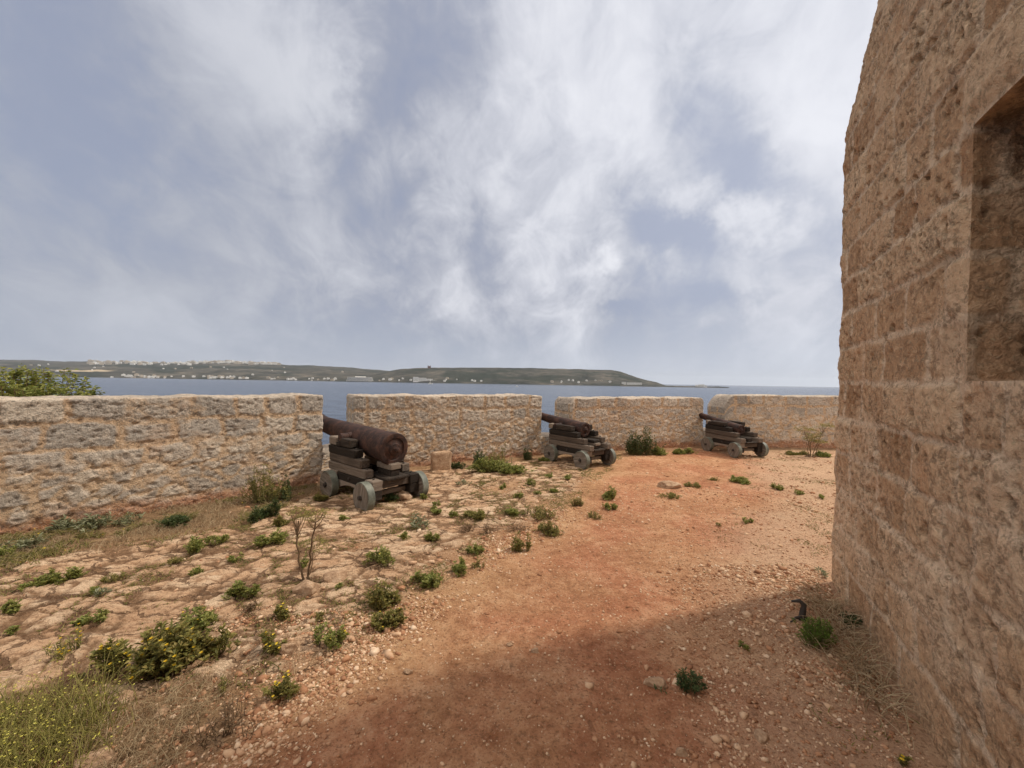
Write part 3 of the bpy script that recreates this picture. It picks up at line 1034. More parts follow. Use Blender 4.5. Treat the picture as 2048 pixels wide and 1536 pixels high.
cannon('large rusty cannon on a stepped timber carriage, nearest the camera and biggest of the row',
       (-1.53, 5.125, -0.03), (-0.77, 0.64), 1.0,
       dict(r=0.212, L=2.22, y=-0.03, z=0.725, el=math.radians(4.9), ty=0.80, qz=0.545, qn=2, tdz=0.03), 3,
       [0.50, 0.36, 0.21, 0.10, 0], 0.90)
cannon('smaller rusty cannon in the middle of the row, aimed through the second parapet gap',
       (1.60, 7.47, 0.0), (-0.60, 0.80), 0.92,
       dict(r=0.142, L=1.42, y=0.26, z=0.675, el=math.radians(7.2), ty=0.82, qz=0.52, qn=3, tdz=-0.03), 5,
       [0.38, 0.21, 0.02, -0.15, 0], 0.84)
cannon('most distant rusty cannon, on a low timber carriage by the tower end of the parapet',
       (5.27, 8.77, 0.0), (-0.26, 0.966), 0.90,
       dict(r=0.118, L=1.62, y=0.20, z=0.575, el=math.radians(10.0), ty=0.84, qz=0.43, qn=1, tdz=-0.02), 7,
       [0.42, 0.26, 0.04, -0.13, 0], 0.82)


# ------------------------------------------------------------------ loose stones
def rock(name, px, py, wpx, hpx, seed, label, flat=0.6, z=None, yaw=0.0, boxy=False, cat='stone'):
    p = at(px, py)
    w = wpx / F * p.y
    h = hpx / F * p.y
    n = 26
    th = np.linspace(0, math.pi, n)
    ph = np.linspace(0, 2 * math.pi, 2 * n, endpoint=False)
    T, Pp = np.meshgrid(th, ph, indexing='ij')
    d = np.stack([np.sin(T) * np.cos(Pp), np.sin(T) * np.sin(Pp), np.cos(T)], -1).reshape(-1, 3)
    k = np.abs(d)
    if boxy:
        d = d / (np.sum(k ** 9.0, 1) ** (1 / 9.0))[:, None]
    else:
        rs = np.random.RandomState(seed * 13 + 1)
        pn = unit(rs.randn(13, 3))
        ph_ = rs.uniform(0.62, 1.0, 13)
        dot = np.maximum(d @ pn.T, 1e-3)
        d = d * np.minimum((ph_[None] / dot).min(1), 1.15)[:, None]
    ns = fb3(d[:, 0] * 2.6 + seed, d[:, 1] * 2.6, d[:, 2] * 2.6, seed, 5, 0.6)
    d = d * (0.86 + (0.26 if boxy else 0.30) * ns)[:, None]
    d = d * np.array((w / 2, w * flat / 2, h / 2))
    c, s_ = math.cos(yaw), math.sin(yaw)
    d = np.stack([d[:, 0] * c - d[:, 1] * s_, d[:, 0] * s_ + d[:, 1] * c, d[:, 2]], 1)
    m = 2 * n
    i = np.arange(n - 1)[:, None] * m + np.arange(m)[None, :]
    j = np.arange(n - 1)[:, None] * m + (np.arange(m)[None, :] + 1) % m
    q = np.stack([i, i + m, j + m, j], -1).reshape(-1, 4)
    o = link(name, mesh(name, d, [q], None, True, [M_STONE]), None, (p.x, p.y, gz(p) + h * (0.3 if boxy else 0.10)))
    tag(o, label, cat)
    return o


rock('stone', 612, 1192, 62, 30, 1, 'pale flat stone lying at the foot of the tall two-stemmed plant', 0.7)
rock('stone', 672, 1164, 48, 26, 2, 'pale flat stone just right of the tall two-stemmed plant', 0.8)
rock('stone', 1340, 975, 46, 18, 3, 'pinkish flat rock in the path in front of the farthest cannon', 0.7)
rock('stone', 190, 1532, 62, 46, 4, 'orange tan stone at the bottom edge beside the yellow flowering grass', 0.8)
rock('stone_block', 882, 941, 40, 46, 5, 'square stone block leaning against the wall right of the large cannon', 0.4, boxy=True, yaw=0.5)
rock('stone', 800, 998, 44, 30, 6, 'pinkish rock under the rear axle of the large cannon', 0.8)
rock('stone', 763, 1002, 36, 26, 7, 'dark rock half hidden below the large cannon carriage', 0.8)
rock('stone', 578, 1308, 42, 24, 8, 'pinkish angular stone right of a yellow flowered weed near the path edge', 0.6)
rock('stone', 1312, 1368, 42, 26, 9, 'reddish stone in the shade left of the dark green tuft', 0.7)
rock('stone', 1362, 1505, 24, 18, 10, 'whitish stone in the shaded gravel near the bottom edge', 0.6)
rock('stone', 1522, 1474, 36, 20, 11, 'flat tan stone in the shaded gravel towards the tower', 0.7)
rock('stone', 1018, 1286, 13, 10, 12, 'lone pale pebble on the red path at the edge of the shade', 0.8)
rock('stone', 1070, 1299, 14, 10, 13, 'lone brown pebble on the red path at the edge of the shade', 0.8)
rock('stone', 818, 1342, 20, 12, 14, 'small whitish stone at the left edge of the red path', 0.8)
rock('stone', 320, 1432, 28, 18, 15, 'pale stone among dry stems below the big yellow flowered bush', 0.8)
rock('stone', 250, 1402, 34, 22, 16, 'buff stone in the shade under the left of the big yellow flowered bush', 0.8)


def gravel():
    rng = np.random.RandomState(9)
    t = (1 + 5 ** .5) / 2
    ico = np.array([(-1, t, 0), (1, t, 0), (-1, -t, 0), (1, -t, 0), (0, -1, t), (0, 1, t), (0, -1, -t), (0, 1, -t), (t, 0, -1), (t, 0, 1), (-t, 0, -1), (-t, 0, 1)], float)
    ico /= np.linalg.norm(ico[0])
    fc = np.array([(0, 11, 5), (0, 5, 1), (0, 1, 7), (0, 7, 10), (0, 10, 11), (1, 5, 9), (5, 11, 4), (11, 10, 2), (10, 7, 6), (7, 1, 8),
                   (3, 9, 4), (3, 4, 2), (3, 2, 6), (3, 6, 8), (3, 8, 9), (4, 9, 5), (2, 4, 11), (6, 2, 10), (8, 6, 7), (9, 8, 1)])
    def zone(n0, lo, hi, dens):
        p = rng.rand(n0, 2) * (np.array(hi) - np.array(lo)) + np.array(lo)
        x, y = p[:, 0], p[:, 1]
        g = ground_parts(x, y)
        tw = (x - TA[0]) * TN[0] + (y - TA[1]) * TN[1]
        cl = fb2(x * 2.3, y * 2.3, 77, 4)
        k = (rng.rand(n0) < dens(x, y, g, tw, cl)) & (g[0] < -0.25) & ((tw > 0.05) | (y > 3.4))
        return p[k]
    Z = [zone(60000, (-0.6, 0.9), (2.7, 3.5), lambda x, y, g, tw, cl: ss(1.35, 0.55, tw + (cl - .5) * 1.5) * (0.25 + 0.75 * ss(0.42, 0.56, cl))),
         zone(60000, (-2.9, 1.0), (0.9, 5.0), lambda x, y, g, tw, cl: ss(0.55, 0.15, np.abs(g[1] + 0.38) + (cl - 0.5) * 0.8) * (0.2 + 0.8 * ss(0.40, 0.55, cl)) * (1 - g[5])),
         zone(30000, (-2.4, 1.0), (-0.5, 2.6), lambda x, y, g, tw, cl: 0.9 * g[4] * ss(0.36, 0.50, cl)),
         zone(40000, (-6, 1.2), (6, 6.5), lambda x, y, g, tw, cl: (0.22 + 0.35 * g[3]) * (1 - 0.7 * g[5]) * ss(0.36, 0.60, cl)),
         zone(26000, (-2, 5), (9, 9.5), lambda x, y, g, tw, cl: (0.20 + 0.5 * g[3]) * (1 - 0.5 * g[5]) * ss(0.36, 0.60, cl))]
    Z.append(zone(90000, (-1.2, 1.2), (4.5, 6.0), lambda x, y, g, tw, cl: 0.30 * g[2] + 0.05))
    Z.append(zone(26000, (-2.2, 1.1), (-0.5, 2.7), lambda x, y, g, tw, cl: ss(0.1, -0.4, g[1]) * (0.15 + 0.85 * ss(0.40, 0.54, cl)) * (1 - g[5])))
    nb = sum(len(k) for k in Z[:-2])
    x, y = np.concatenate(Z).T
    tw = (x - TA[0]) * TN[0] + (y - TA[1]) * TN[1]
    tiny = (np.arange(len(x)) >= nb) & (np.arange(len(x)) < nb + len(Z[-2]))
    n = len(x)
    size = 0.0038 * np.exp(rng.randn(n) * 0.5)
    size = np.where(rng.rand(n) < 0.025, size * 2.2, size) * (0.85 + 0.13 * y) * np.where(tiny, 0.62, 1.12)
    size = np.where((tw < 1.2) & (y < 3.4), size * 1.0, size)
    size = np.minimum(size, 0.030)
    z = ground_z(x, y)
    a = rng.rand(n) * 6.283
    sc = np.stack([size * rng.uniform(0.8, 1.5, n), size * rng.uniform(0.7, 1.1, n), size * rng.uniform(0.45, 0.8, n)], 1)
    v = ico[None] * (1 + 0.30 * rng.randn(n, 12, 1).clip(-1.6, 1.6)) * sc[:, None, :]
    c, s_ = np.cos(a)[:, None], np.sin(a)[:, None]
    v = np.stack([v[..., 0] * c - v[..., 1] * s_, v[..., 0] * s_ + v[..., 1] * c, v[..., 2]], -1)
    v += np.stack([x, y, z + sc[:, 2] * np.where(tw < 1.2, 0.32, 0.14)], 1)[:, None, :]
    f = (fc[None] + (np.arange(n) * 12)[:, None, None]).reshape(-1, 3)
    o = link('gravel', mesh('gravel', v.reshape(-1, 3), [f], None, False, [M_PEBBLE]))
    tag(o, 'loose tan and pink gravel strewn over the path edges and tower foot', 'gravel', None, 'stuff')


gravel()


# ------------------------------------------------------------------ plants
def leaf_geo(base, d, L, Wd, rng, fold=0.3, droop=0.15):
    n = len(base)
    d = unit(d)
    up = np.tile(np.array((0, 0, 1.0)), (n, 1)) + rng.randn(n, 3) * 0.35
    side = unit(np.cross(d, up))
    nr = np.cross(side, d)
    L, Wd = np.broadcast_to(L, n)[:, None], np.broadcast_to(Wd, n)[:, None]
    mid = base + d * L * 0.5
    tip = base + d * L - np.array((0, 0, 1.0)) * L * droop
    v = np.stack([base, mid + side * Wd / 2 + nr * Wd * fold, tip, mid - side * Wd / 2 + nr * Wd * fold], 1)
    i = np.arange(n)[:, None] * 4
    f = np.concatenate([i + np.array([[0, 1, 2]]), i + np.array([[0, 2, 3]])], 0)
    return v.reshape(-1, 3), f


def tubes(P, r, k=3):
    """P (n,K,3) polylines, r (n,K) radii"""
    n, K, _ = P.shape
    d = unit(np.gradient(P, axis=1))
    ref = np.where(np.abs(d[..., 2:3]) > 0.9, np.array((1.0, 0, 0)), np.array((0, 0, 1.0)))
    a = unit(np.cross(d, ref))
    b = np.cross(d, a)
    ang = np.arange(k) * 2 * math.pi / k
    v = P[:, :, None, :] + r[:, :, None, None] * (a[:, :, None, :] * np.cos(ang)[None, None, :, None] + b[:, :, None, :] * np.sin(ang)[None, None, :, None])
    idx = np.arange(n * K * k).reshape(n, K, k)
    nx = np.roll(idx, -1, axis=2)
    q = np.stack([idx[:, :-1], idx[:, 1:], nx[:, 1:], nx[:, :-1]], -1).reshape(-1, 4)
    return v.reshape(-1, 3), q


def dots(c, r, rng, petals=7):
    """flower heads: small rings of petals"""
    n = len(c)
    a = np.linspace(0, 2 * math.pi, petals, endpoint=False)
    d = np.stack([np.cos(a), np.sin(a), np.full(petals, 0.35)], 1)
    base = np.repeat(c, petals, 0)
    dd = np.tile(d, (n, 1)) + np.repeat(rng.randn(n, 3) * 0.4, petals, 0)
    return leaf_geo(base, dd, r, r * 0.8, rng, 0.1, 0.0)


KINDS = {   # leaf material, stem material, leaf length, leaf width ratio, stems per m2, leaves per stem, spread, dome
    'leafy': (L_GREEN, M_STEMG, 0.036, 0.36, 760, 17, 1.15, 0.6),
    'olive': (L_OLIVE, M_STEMG, 0.034, 0.36, 900, 18, 1.0, 0.6),
    'grey': (L_GREY, M_STEMG, 0.060, 0.26, 260, 8, 1.0, 0.5),
    'dark': (L_DARK, M_STEMG, 0.034, 0.32, 1500, 15, 0.9, 0.35),
    'bright': (L_BRIGHT, M_STEMG, 0.024, 0.30, 3200, 16, 0.9, 0.35),
    'dry': (L_DRY, M_STEM, 0.030, 0.22, 420, 6, 1.0, 0.7),
    'mixed': (L_OLIVE, M_STEM, 0.026, 0.30, 900, 12, 1.1, 0.8),
    'pale': (L_PALE, M_STEMG, 0.028, 0.24, 800, 10, 1.0, 0.7),
    'scrub': (L_OLIVE, M_STEMG, 0.030, 0.28, 330, 26, 0.8, 0.45),
    'scrubdark': (L_DARK, M_STEMG, 0.036, 0.32, 420, 26, 0.85, 0.5),
}


def plant_geo(rng, w, dpt, h, kind, flowers=0, leafscale=1.0, dens=1.0):
    lm, sm, LL, ratio, per, nl, spread, dome = KINDS[kind]
    LL *= leafscale
    n = int(np.clip(per * w * dpt * dens / max(leafscale, 0.3) ** 1.2, 7, 420))
    # a few unequal clumps grown together
    nc = rng.randint(3, 7) if kind not in ('bright', 'dark') else 1
    ca, cr = rng.rand(nc) * 6.283, np.sqrt(rng.rand(nc)) * (0.68 if nc > 1 else 0)
    cs_ = rng.uniform(0.26, 0.55, nc) if nc > 1 else np.array([0.95])
    chh = rng.uniform(0.45, 1.05, nc) if nc > 1 else np.array([1.15])
    chh[rng.randint(nc)] = 1.1
    wh_ = rng.choice(nc, n, p=cs_ ** 1.6 / (cs_ ** 1.6).sum())
    a = rng.rand(n) * 6.283
    rr = np.sqrt(rng.rand(n)) * (1 + 0.22 * rng.randn(n) ** 2 * (rng.rand(n) < 0.3))
    ccx, ccy = (np.cos(ca) * cr * w / 2)[wh_], (np.sin(ca) * cr * dpt / 2)[wh_]
    ex, ey = ccx + np.cos(a) * rr * cs_[wh_] * w / 2, ccy + np.sin(a) * rr * cs_[wh_] * dpt / 2
    hz = np.maximum(h * chh[wh_] * (1 - dome * np.minimum(rr, 1.1) ** 2) * rng.uniform(0.35, 1.0, n), 0) + 0.010
    tip = np.stack([ex, ey, hz], 1)
    root = np.stack([ccx + (ex - ccx) * 0.35 + rng.randn(n) * w * 0.03, ccy + (ey - ccy) * 0.35 + rng.randn(n) * dpt * 0.03, np.full(n, -0.02)], 1)
    K = 5
    t = np.linspace(0, 1, K)[None, :, None]
    bend = rng.randn(n, 1, 3) * h * 0.10
    bend[..., 2] = 0
    P = root[:, None] * (1 - t) + tip[:, None] * t + bend * (t * (1 - t)) * 3
    r = np.linspace(0.0030, 0.0012, K)[None] * np.ones((n, 1)) * (0.6 + 0.5 * min(1.5, h / 0.2))
    sv, sq = tubes(P, r)
    tl = 1 - (rng.rand(n, nl) ** 1.8) * (0.85 if 'scrub' in kind else 0.62)
    m = np.repeat(np.arange(n), nl)
    tt = tl.ravel()[:, None]
    b = root[m] * (1 - tt) + tip[m] * tt + bend[m, 0] * (tt * (1 - tt)) * 3
    ad = rng.rand(len(m)) * 6.283
    el = rng.uniform(-0.15, 0.9, len(m))
    d = np.stack([np.cos(ad), np.sin(ad), el], 1) + unit(tip - root)[m] * 0.45
    L = LL * rng.uniform(0.55, 1.2, len(m))
    lv, lf = leaf_geo(b, d, L, L * ratio, rng)
    fl = None
    if flowers:
        k = rng.choice(n, min(flowers, n), False)
        fl = dots(tip[k] + np.array((0, 0, 0.012)), 0.011 * max(leafscale, 0.8), rng)
    return (lv, lf), (sv, sq), fl, lm, sm


WEED_SEED = [100]


def weed(px, py, wpx, hpx, kind, label, flowers=0, parts=None, name=None, cat=None, depth=None, ls=None, dens=1.0, group='weeds on the gun platform', petals=M_YELLOW, zoff=0.0):
    """px, py: foot of the plant on the ground as seen in the photograph"""
    WEED_SEED[0] += 1
    rng = np.random.RandomState(WEED_SEED[0])
    p = at(px, py)
    w = max(0.06, wpx / F * p.y)
    h = max(0.03, hpx / F * p.y * 0.80)
    dpt = depth if depth else w * rng.uniform(0.75, 1.0)
    y = p.y + dpt * 0.30
    x = p.x * y / p.y
    ls = ls if ls else float(np.clip(0.55 + w * 1.1, 0.55, 1.15))
    (lv, lf), (sv, sq), fl, lm, sm = plant_geo(rng, w, dpt, h, kind, flowers, ls, dens)
    name = name or ('flowering_weed' if flowers else 'dry_weed' if kind == 'dry' else 'weed')
    loc = (x, y, gz((x, y)) + zoff)
    big = parts if parts is not None else (wpx > 38)
    if big:
        root = bpy.data.objects.new(name, None)
        COL.objects.link(root)
        root.location = loc
        link('foliage', mesh('foliage', lv, [lf], None, False, [lm]), root)
        link('stems', mesh('stems', sv, [sq], None, True, [sm]), root)
        if fl:
            nv = 28
            fm = None
            for k in range(len(fl[0]) // nv):
                c = fl[0][k * nv:(k + 1) * nv]
                o = link('flower', mesh('flower', c - c.mean(0), [fl[1][:0].reshape(0, 3), np.array([[4 * j, 4 * j + 1, 4 * j + 2] for j in range(7)] + [[4 * j, 4 * j + 2, 4 * j + 3] for j in range(7)])],
                         None, False, [petals]) if fm is None else fm, root, tuple(c.mean(0)))
                fm = o.data
    else:
        vs, ps, mi, mats = [lv, sv], [lf, sq + len(lv)], [np.zeros(len(lf)), np.ones(len(sq))], [lm, sm]
        if fl:
            vs.append(fl[0])
            mi.insert(1, np.full(len(fl[1]), 2))
            ps.insert(1, fl[1] + len(lv) + len(sv))
            mats.append(petals)
        root = link(name, mesh(name, np.concatenate(vs), ps, None, False, mats, np.concatenate(mi)), None, loc)
    tag(root, label, cat or ('bush' if wpx > 110 else 'weed'), group)
    return root


PL = [
    # foot x, foot y, width, height, kind, label, flowers
    (300, 1385, 235, 112, 'olive', 'largest low bush dotted with yellow flowers at lower left', 60),
    (425, 1345, 115, 78, 'olive', 'yellow flowered weed touching the right side of the largest bush', 16),
    (388, 1278, 84, 62, 'leafy', 'leafy weed on bare rock just above the largest yellow flowered bush', 3),
    (480, 1210, 78, 46, 'leafy', 'spreading green weed on bare rock left of the two pale flat stones', 0),
    (567, 1402, 74, 48, 'olive', 'yellow tipped weed in gravel, lowest one before the red path begins', 8),
    (660, 1312, 78, 54, 'leafy', 'rounded weed with two yellow flowers at the gravel edge of the red path', 5),
    (540, 1326, 64, 50, 'olive', 'yellow flowered weed with the pinkish angular stone at its right', 12),
    (768, 1232, 92, 76, 'olive', 'tallest dense weed at the left edge of the red path', 5),
    (776, 1270, 82, 50, 'olive', 'dense weed growing against the front of the tallest path-edge weed', 4),
    (843, 1182, 78, 44, 'leafy', 'domed weed just behind and right of the tallest path-edge weed', 0),
    (920, 1152, 52, 34, 'leafy', 'small domed weed right of the domed weed at the path edge', 0),
    (960, 1140, 36, 18, 'mixed', 'thin sparse sprig beside a small domed weed at the path edge', 0),
    (757, 1140, 64, 38, 'leafy', 'bushy weed between the tall two-stemmed plant and the red path', 2),
    (945, 1112, 44, 26, 'leafy', 'compact weed in gravel left of the lone ball-shaped weed', 0),
    (1045, 1106, 48, 42, 'olive', 'lone ball-shaped weed standing on the red soil in the centre', 0),
    (866, 1087, 38, 26, 'leafy', 'green tuft on the slabs midway between large cannon and the ball-shaped weed', 0),
    (801, 1086, 30, 20, 'leafy', 'small round green tuft on the slabs in front of the large cannon', 0),
    (836, 1062, 54, 26, 'grey', 'spiky bluish green weed on the slabs in front of the large cannon', 0),
    (950, 1048, 58, 24, 'olive', 'flat topped weed above a brown dead clump on the slabs', 0),
    (952, 1072, 68, 30, 'dry', 'brown dead clump on the slabs under the flat topped weed', 0),
    (1020, 1036, 44, 20, 'leafy', 'low weed at the left end of the sprawling green row on the slabs', 0),
    (1076, 1040, 70, 32, 'mixed', 'sprawling green brown weed in the middle of the row on the slabs', 0),
    (1104, 1072, 80, 36, 'mixed', 'brownish sprawling weed directly behind the ball-shaped weed', 0),
    (1040, 1066, 60, 22, 'dry', 'dry brown mat left of the brownish sprawling weed', 0),
    (1214, 1000, 46, 32, 'leafy', 'tallest green weed of the far cluster beside the path', 0),
    (1156, 1016, 46, 26, 'mixed', 'ragged weed at the left of the far cluster beside the path', 0),
    (1219, 1020, 34, 20, 'leafy', 'round weed just below the tallest of the far cluster', 0),
    (1190, 1038, 34, 18, 'mixed', 'thin brownish weed on the path side of the far cluster', 0),
    (690, 1046, 24, 16, 'leafy', 'small round weed right beside the front wheel of the large cannon', 0),
    (872, 1030, 38, 12, 'leafy', 'flat green patch on the slabs right of the large cannon', 0),
    (911, 1038, 26, 14, 'leafy', 'small flat weed right of the flat green patch on the slabs', 0),
    (848, 1003, 24, 14, 'leafy', 'green tuft at the right rear wheel of the large cannon', 0),
    (872, 1016, 20, 10, 'leafy', 'tiny round weed on the slabs right of the large cannon wheels', 0),
    (1006, 980, 20, 12, 'leafy', 'tiny round green weed on pale slabs in front of the sprawling wall plants', 0),
    (1061, 975, 24, 14, 'leafy', 'bright round weed on pale slabs between the first two cannons', 0),
    (1098, 958, 22, 10, 'leafy', 'tiny weed on slabs nearest the middle cannon, at its left', 0),
    (1136, 963, 20, 10, 'leafy', 'tiny weed in front of the near wheel of the middle cannon', 0),
    (1036, 1000, 26, 14, 'leafy', 'small weed on pale slabs above the sprawling green row', 0),
    (1110, 990, 26, 12, 'leafy', 'small flat weed on pale slabs left of the far cluster', 0),
    (1075, 993, 18, 9, 'leafy', 'tiny weed halfway between two others on the pale slabs', 0),
    (928, 972, 28, 14, 'grey', 'greyish weed on slabs behind the large cannon', 0),
    (1482, 968, 44, 16, 'leafy', 'widest green weed on the red ground before the farthest cannon', 0),
    (1551, 981, 30, 13, 'leafy', 'green weed on red ground below the farthest cannon right wheel', 0),
    (1496, 1050, 26, 10, 'leafy', 'lone green tuft on the red path between cannon and tower', 0),
    (1386, 978, 46, 12, 'mixed', 'flat straggly weed right of the pinkish flat rock', 0),
    (1432, 962, 26, 9, 'mixed', 'small flat weed left of the widest weed before the farthest cannon', 0),
    (1340, 998, 50, 10, 'mixed', 'thin green strip of weed just below the pinkish flat rock', 0),
    (1595, 990, 24, 10, 'leafy', 'small weed on red ground near the tower corner at far right', 0),
    (1640, 997, 20, 9, 'leafy', 'tiny weed on pale ground closest to the tower corner in the distance', 0),
    (1440, 1056, 18, 8, 'mixed', 'tiny faded tuft left of the lone green tuft on the path', 0),
    (1638, 1156, 34, 20, 'grey', 'pale grey-green weed at the foot of the tower corner', 0),
    (82, 1186, 66, 28, 'leafy', 'left half of a double green weed on the bare rock at far left', 0),
    (130, 1174, 62, 30, 'leafy', 'right half of a double green weed on the bare rock at far left', 0),
    (382, 1118, 62, 40, 'leafy', 'green weed at the lower edge of the dry grass under the long wall', 0),
    (436, 1098, 44, 24, 'leafy', 'small weed in a row along the lower edge of the dry grass', 0),
    (352, 1140, 44, 14, 'mixed', 'flat faded weed below the green one at the edge of the dry grass', 0),
    (540, 1100, 60, 32, 'leafy', 'green weed on bare rock left of the two-stemmed plant', 0),
    (470, 1130, 34, 16, 'leafy', 'small flat weed in a crack between bare rock and dry grass', 0),
    (390, 1158, 30, 18, 'leafy', 'small round weed alone on the bare rock', 0),
    (190, 1196, 26, 14, 'leafy', 'tiny green weed on bare rock right of the double weed', 0),
    (209, 1200, 24, 18, 'grey', 'tiny grey weed in a rock crack right of the double weed', 0),
    (232, 1172, 56, 22, 'mixed', 'brownish straggling weed in a crack of the bare rock', 0),
    (160, 1266, 44, 24, 'leafy', 'left one of a pair of green weeds on smooth rock', 0),
    (196, 1258, 40, 28, 'leafy', 'right one of a pair of green weeds on smooth rock', 0),
    (8, 1245, 44, 28, 'leafy', 'green weed cut by the left edge of the picture', 0),
    (14, 1290, 34, 16, 'leafy', 'low weed at the left edge beneath the cut-off green weed', 0),
    (118, 1332, 72, 58, 'pale', 'pale yellow-green upright weed left of the largest bush', 14),
    (150, 1395, 70, 40, 'dry', 'dry weed under the left side of the largest yellow flowered bush', 0),
    (566, 1246, 50, 36, 'olive', 'weed with tiny yellow flowers below the foot of the two-stemmed plant', 6),
    (605, 1145, 32, 30, 'leafy', 'green sprig growing among the two tall stems', 0),
    (510, 1245, 76, 24, 'dry', 'flat brown dead weed left of the weed with tiny yellow flowers', 0),
    (640, 1250, 44, 18, 'mixed', 'sparse weed in gravel left of the tallest path-edge weed', 0),
    (460, 1500, 165, 78, 'dry', 'dark brown dead bush at the bottom left beside the path', 0),
    (440, 1400, 46, 34, 'mixed', 'sparse green weed in gravel under the largest bush', 0),
    (680, 1186, 24, 18, 'leafy', 'tiny sprig at the edge of the right pale flat stone', 0),
    (1380, 1388, 56, 42, 'dark', 'dark green tuft alone in the tower shade', 0),
    (1634, 1300, 62, 66, 'bright', 'bright green ball-shaped bush in the tower shade', 0),
    (1705, 1258, 44, 20, 'dark', 'dark leafy weed against the tower foot behind the bright ball-shaped bush', 0),
    (1488, 1298, 20, 12, 'leafy', 'tiny green sprig in the shaded gravel left of the bright bush', 0),
    (1805, 1534, 22, 18, 'olive', 'yellow flowered weed at the bottom edge near the tower', 3),
]
for row in PL:
    weed(*row)
WG = 'plants along the foot of the parapet'
WP = [
    (522, 1012, 140, 100, 'scrub', 'tall thin scrub against the long wall left of the large cannon', 0, 0.35),
    (580, 1008, 40, 62, 'scrubdark', 'dark leafy plant at the right side of the tall thin scrub', 0, 0.3),
    (526, 1050, 62, 52, 'scrubdark', 'dense low bush in front of the tall thin scrub', 0, 0.4),
    (562, 1062, 40, 28, 'olive', 'low weed between the scrub and the crown of the two-stemmed plant', 0, None),
    (408, 1006, 64, 28, 'grey', 'grey-green plant lying along the foot of the long wall', 0, 0.2),
    (112, 1078, 66, 36, 'grey', 'blue-grey thistly plant at the wall foot, second from the left edge', 0, 0.35),
    (190, 1066, 76, 36, 'grey', 'broad grey-green thistly plant at the wall foot, third from the left edge', 0, 0.35),
    (262, 1056, 44, 22, 'grey', 'small grey plant at the wall foot, fourth from the left edge', 0, 0.25),
    (40, 1112, 74, 28, 'grey', 'pale grey thistly plant at the left edge by the long wall', 0, 0.35),
    (12, 1125, 44, 30, 'leafy', 'green weed in front of the pale grey thistly plant at the left edge', 0, None),
    (352, 1062, 46, 20, 'dark', 'dark tuft in the dry grass below the long wall', 0, None),
    (908, 941, 40, 18, 'scrubdark', 'small green plant right of the square leaning stone block', 0, 0.25),
    (964, 938, 54, 44, 'scrubdark', 'dark green leafy bush at the foot of the second wall', 0, 0.3),
    (1012, 952, 130, 34, 'leafy', 'pale green sprawling bush along the second wall', 0, 0.6),
    (1000, 942, 70, 70, 'scrub', 'thin tall stalks rising from the sprawling bush at the second wall', 0, 0.3),
    (1052, 922, 30, 40, 'scrubdark', 'dark upright plant by the left front wheel of the middle cannon', 0, 0.25),
    (1275, 911, 92, 66, 'scrubdark', 'big dark green bush against the third wall, behind the middle cannon', 0, 0.5),
    (1318, 911, 50, 22, 'leafy', 'low green plant right of the big bush at the third wall', 0, 0.3),
    (1365, 909, 50, 14, 'leafy', 'low green strip at the foot of the third wall near the farthest cannon', 0, 0.3),
    (1090, 926, 30, 12, 'leafy', 'low weed by the front wheel of the middle cannon', 0, 0.2),
    (1590, 910, 70, 10, 'mixed', 'flat green patch at the foot of the farthest wall', 0, 0.3),
    (1650, 916, 44, 14, 'leafy', 'low green weed beside the tall plant at the farthest wall', 0, 0.25),
    (775, 1006, 44, 20, 'dark', 'dark weed growing beneath the large cannon', 0, 0.3),
    (640, 1004, 40, 16, 'olive', 'weed at the front wheel of the large cannon', 0, 0.25),
]
for px, py, w, h, k, lab, fl, dp in WP:
    weed(px, py, w, h, k, lab, fl, None, 'wall_plant', 'plant', dp, None, 1.3, WG)

# one thistle with a purple head
weed(1018, 936, 16, 34, 'grey', 'thin thistle with a single purple flower head at the second wall', 1, True, 'thistle', 'thistle', 0.1, 0.7, 0.5, WG, M_PURPLE)


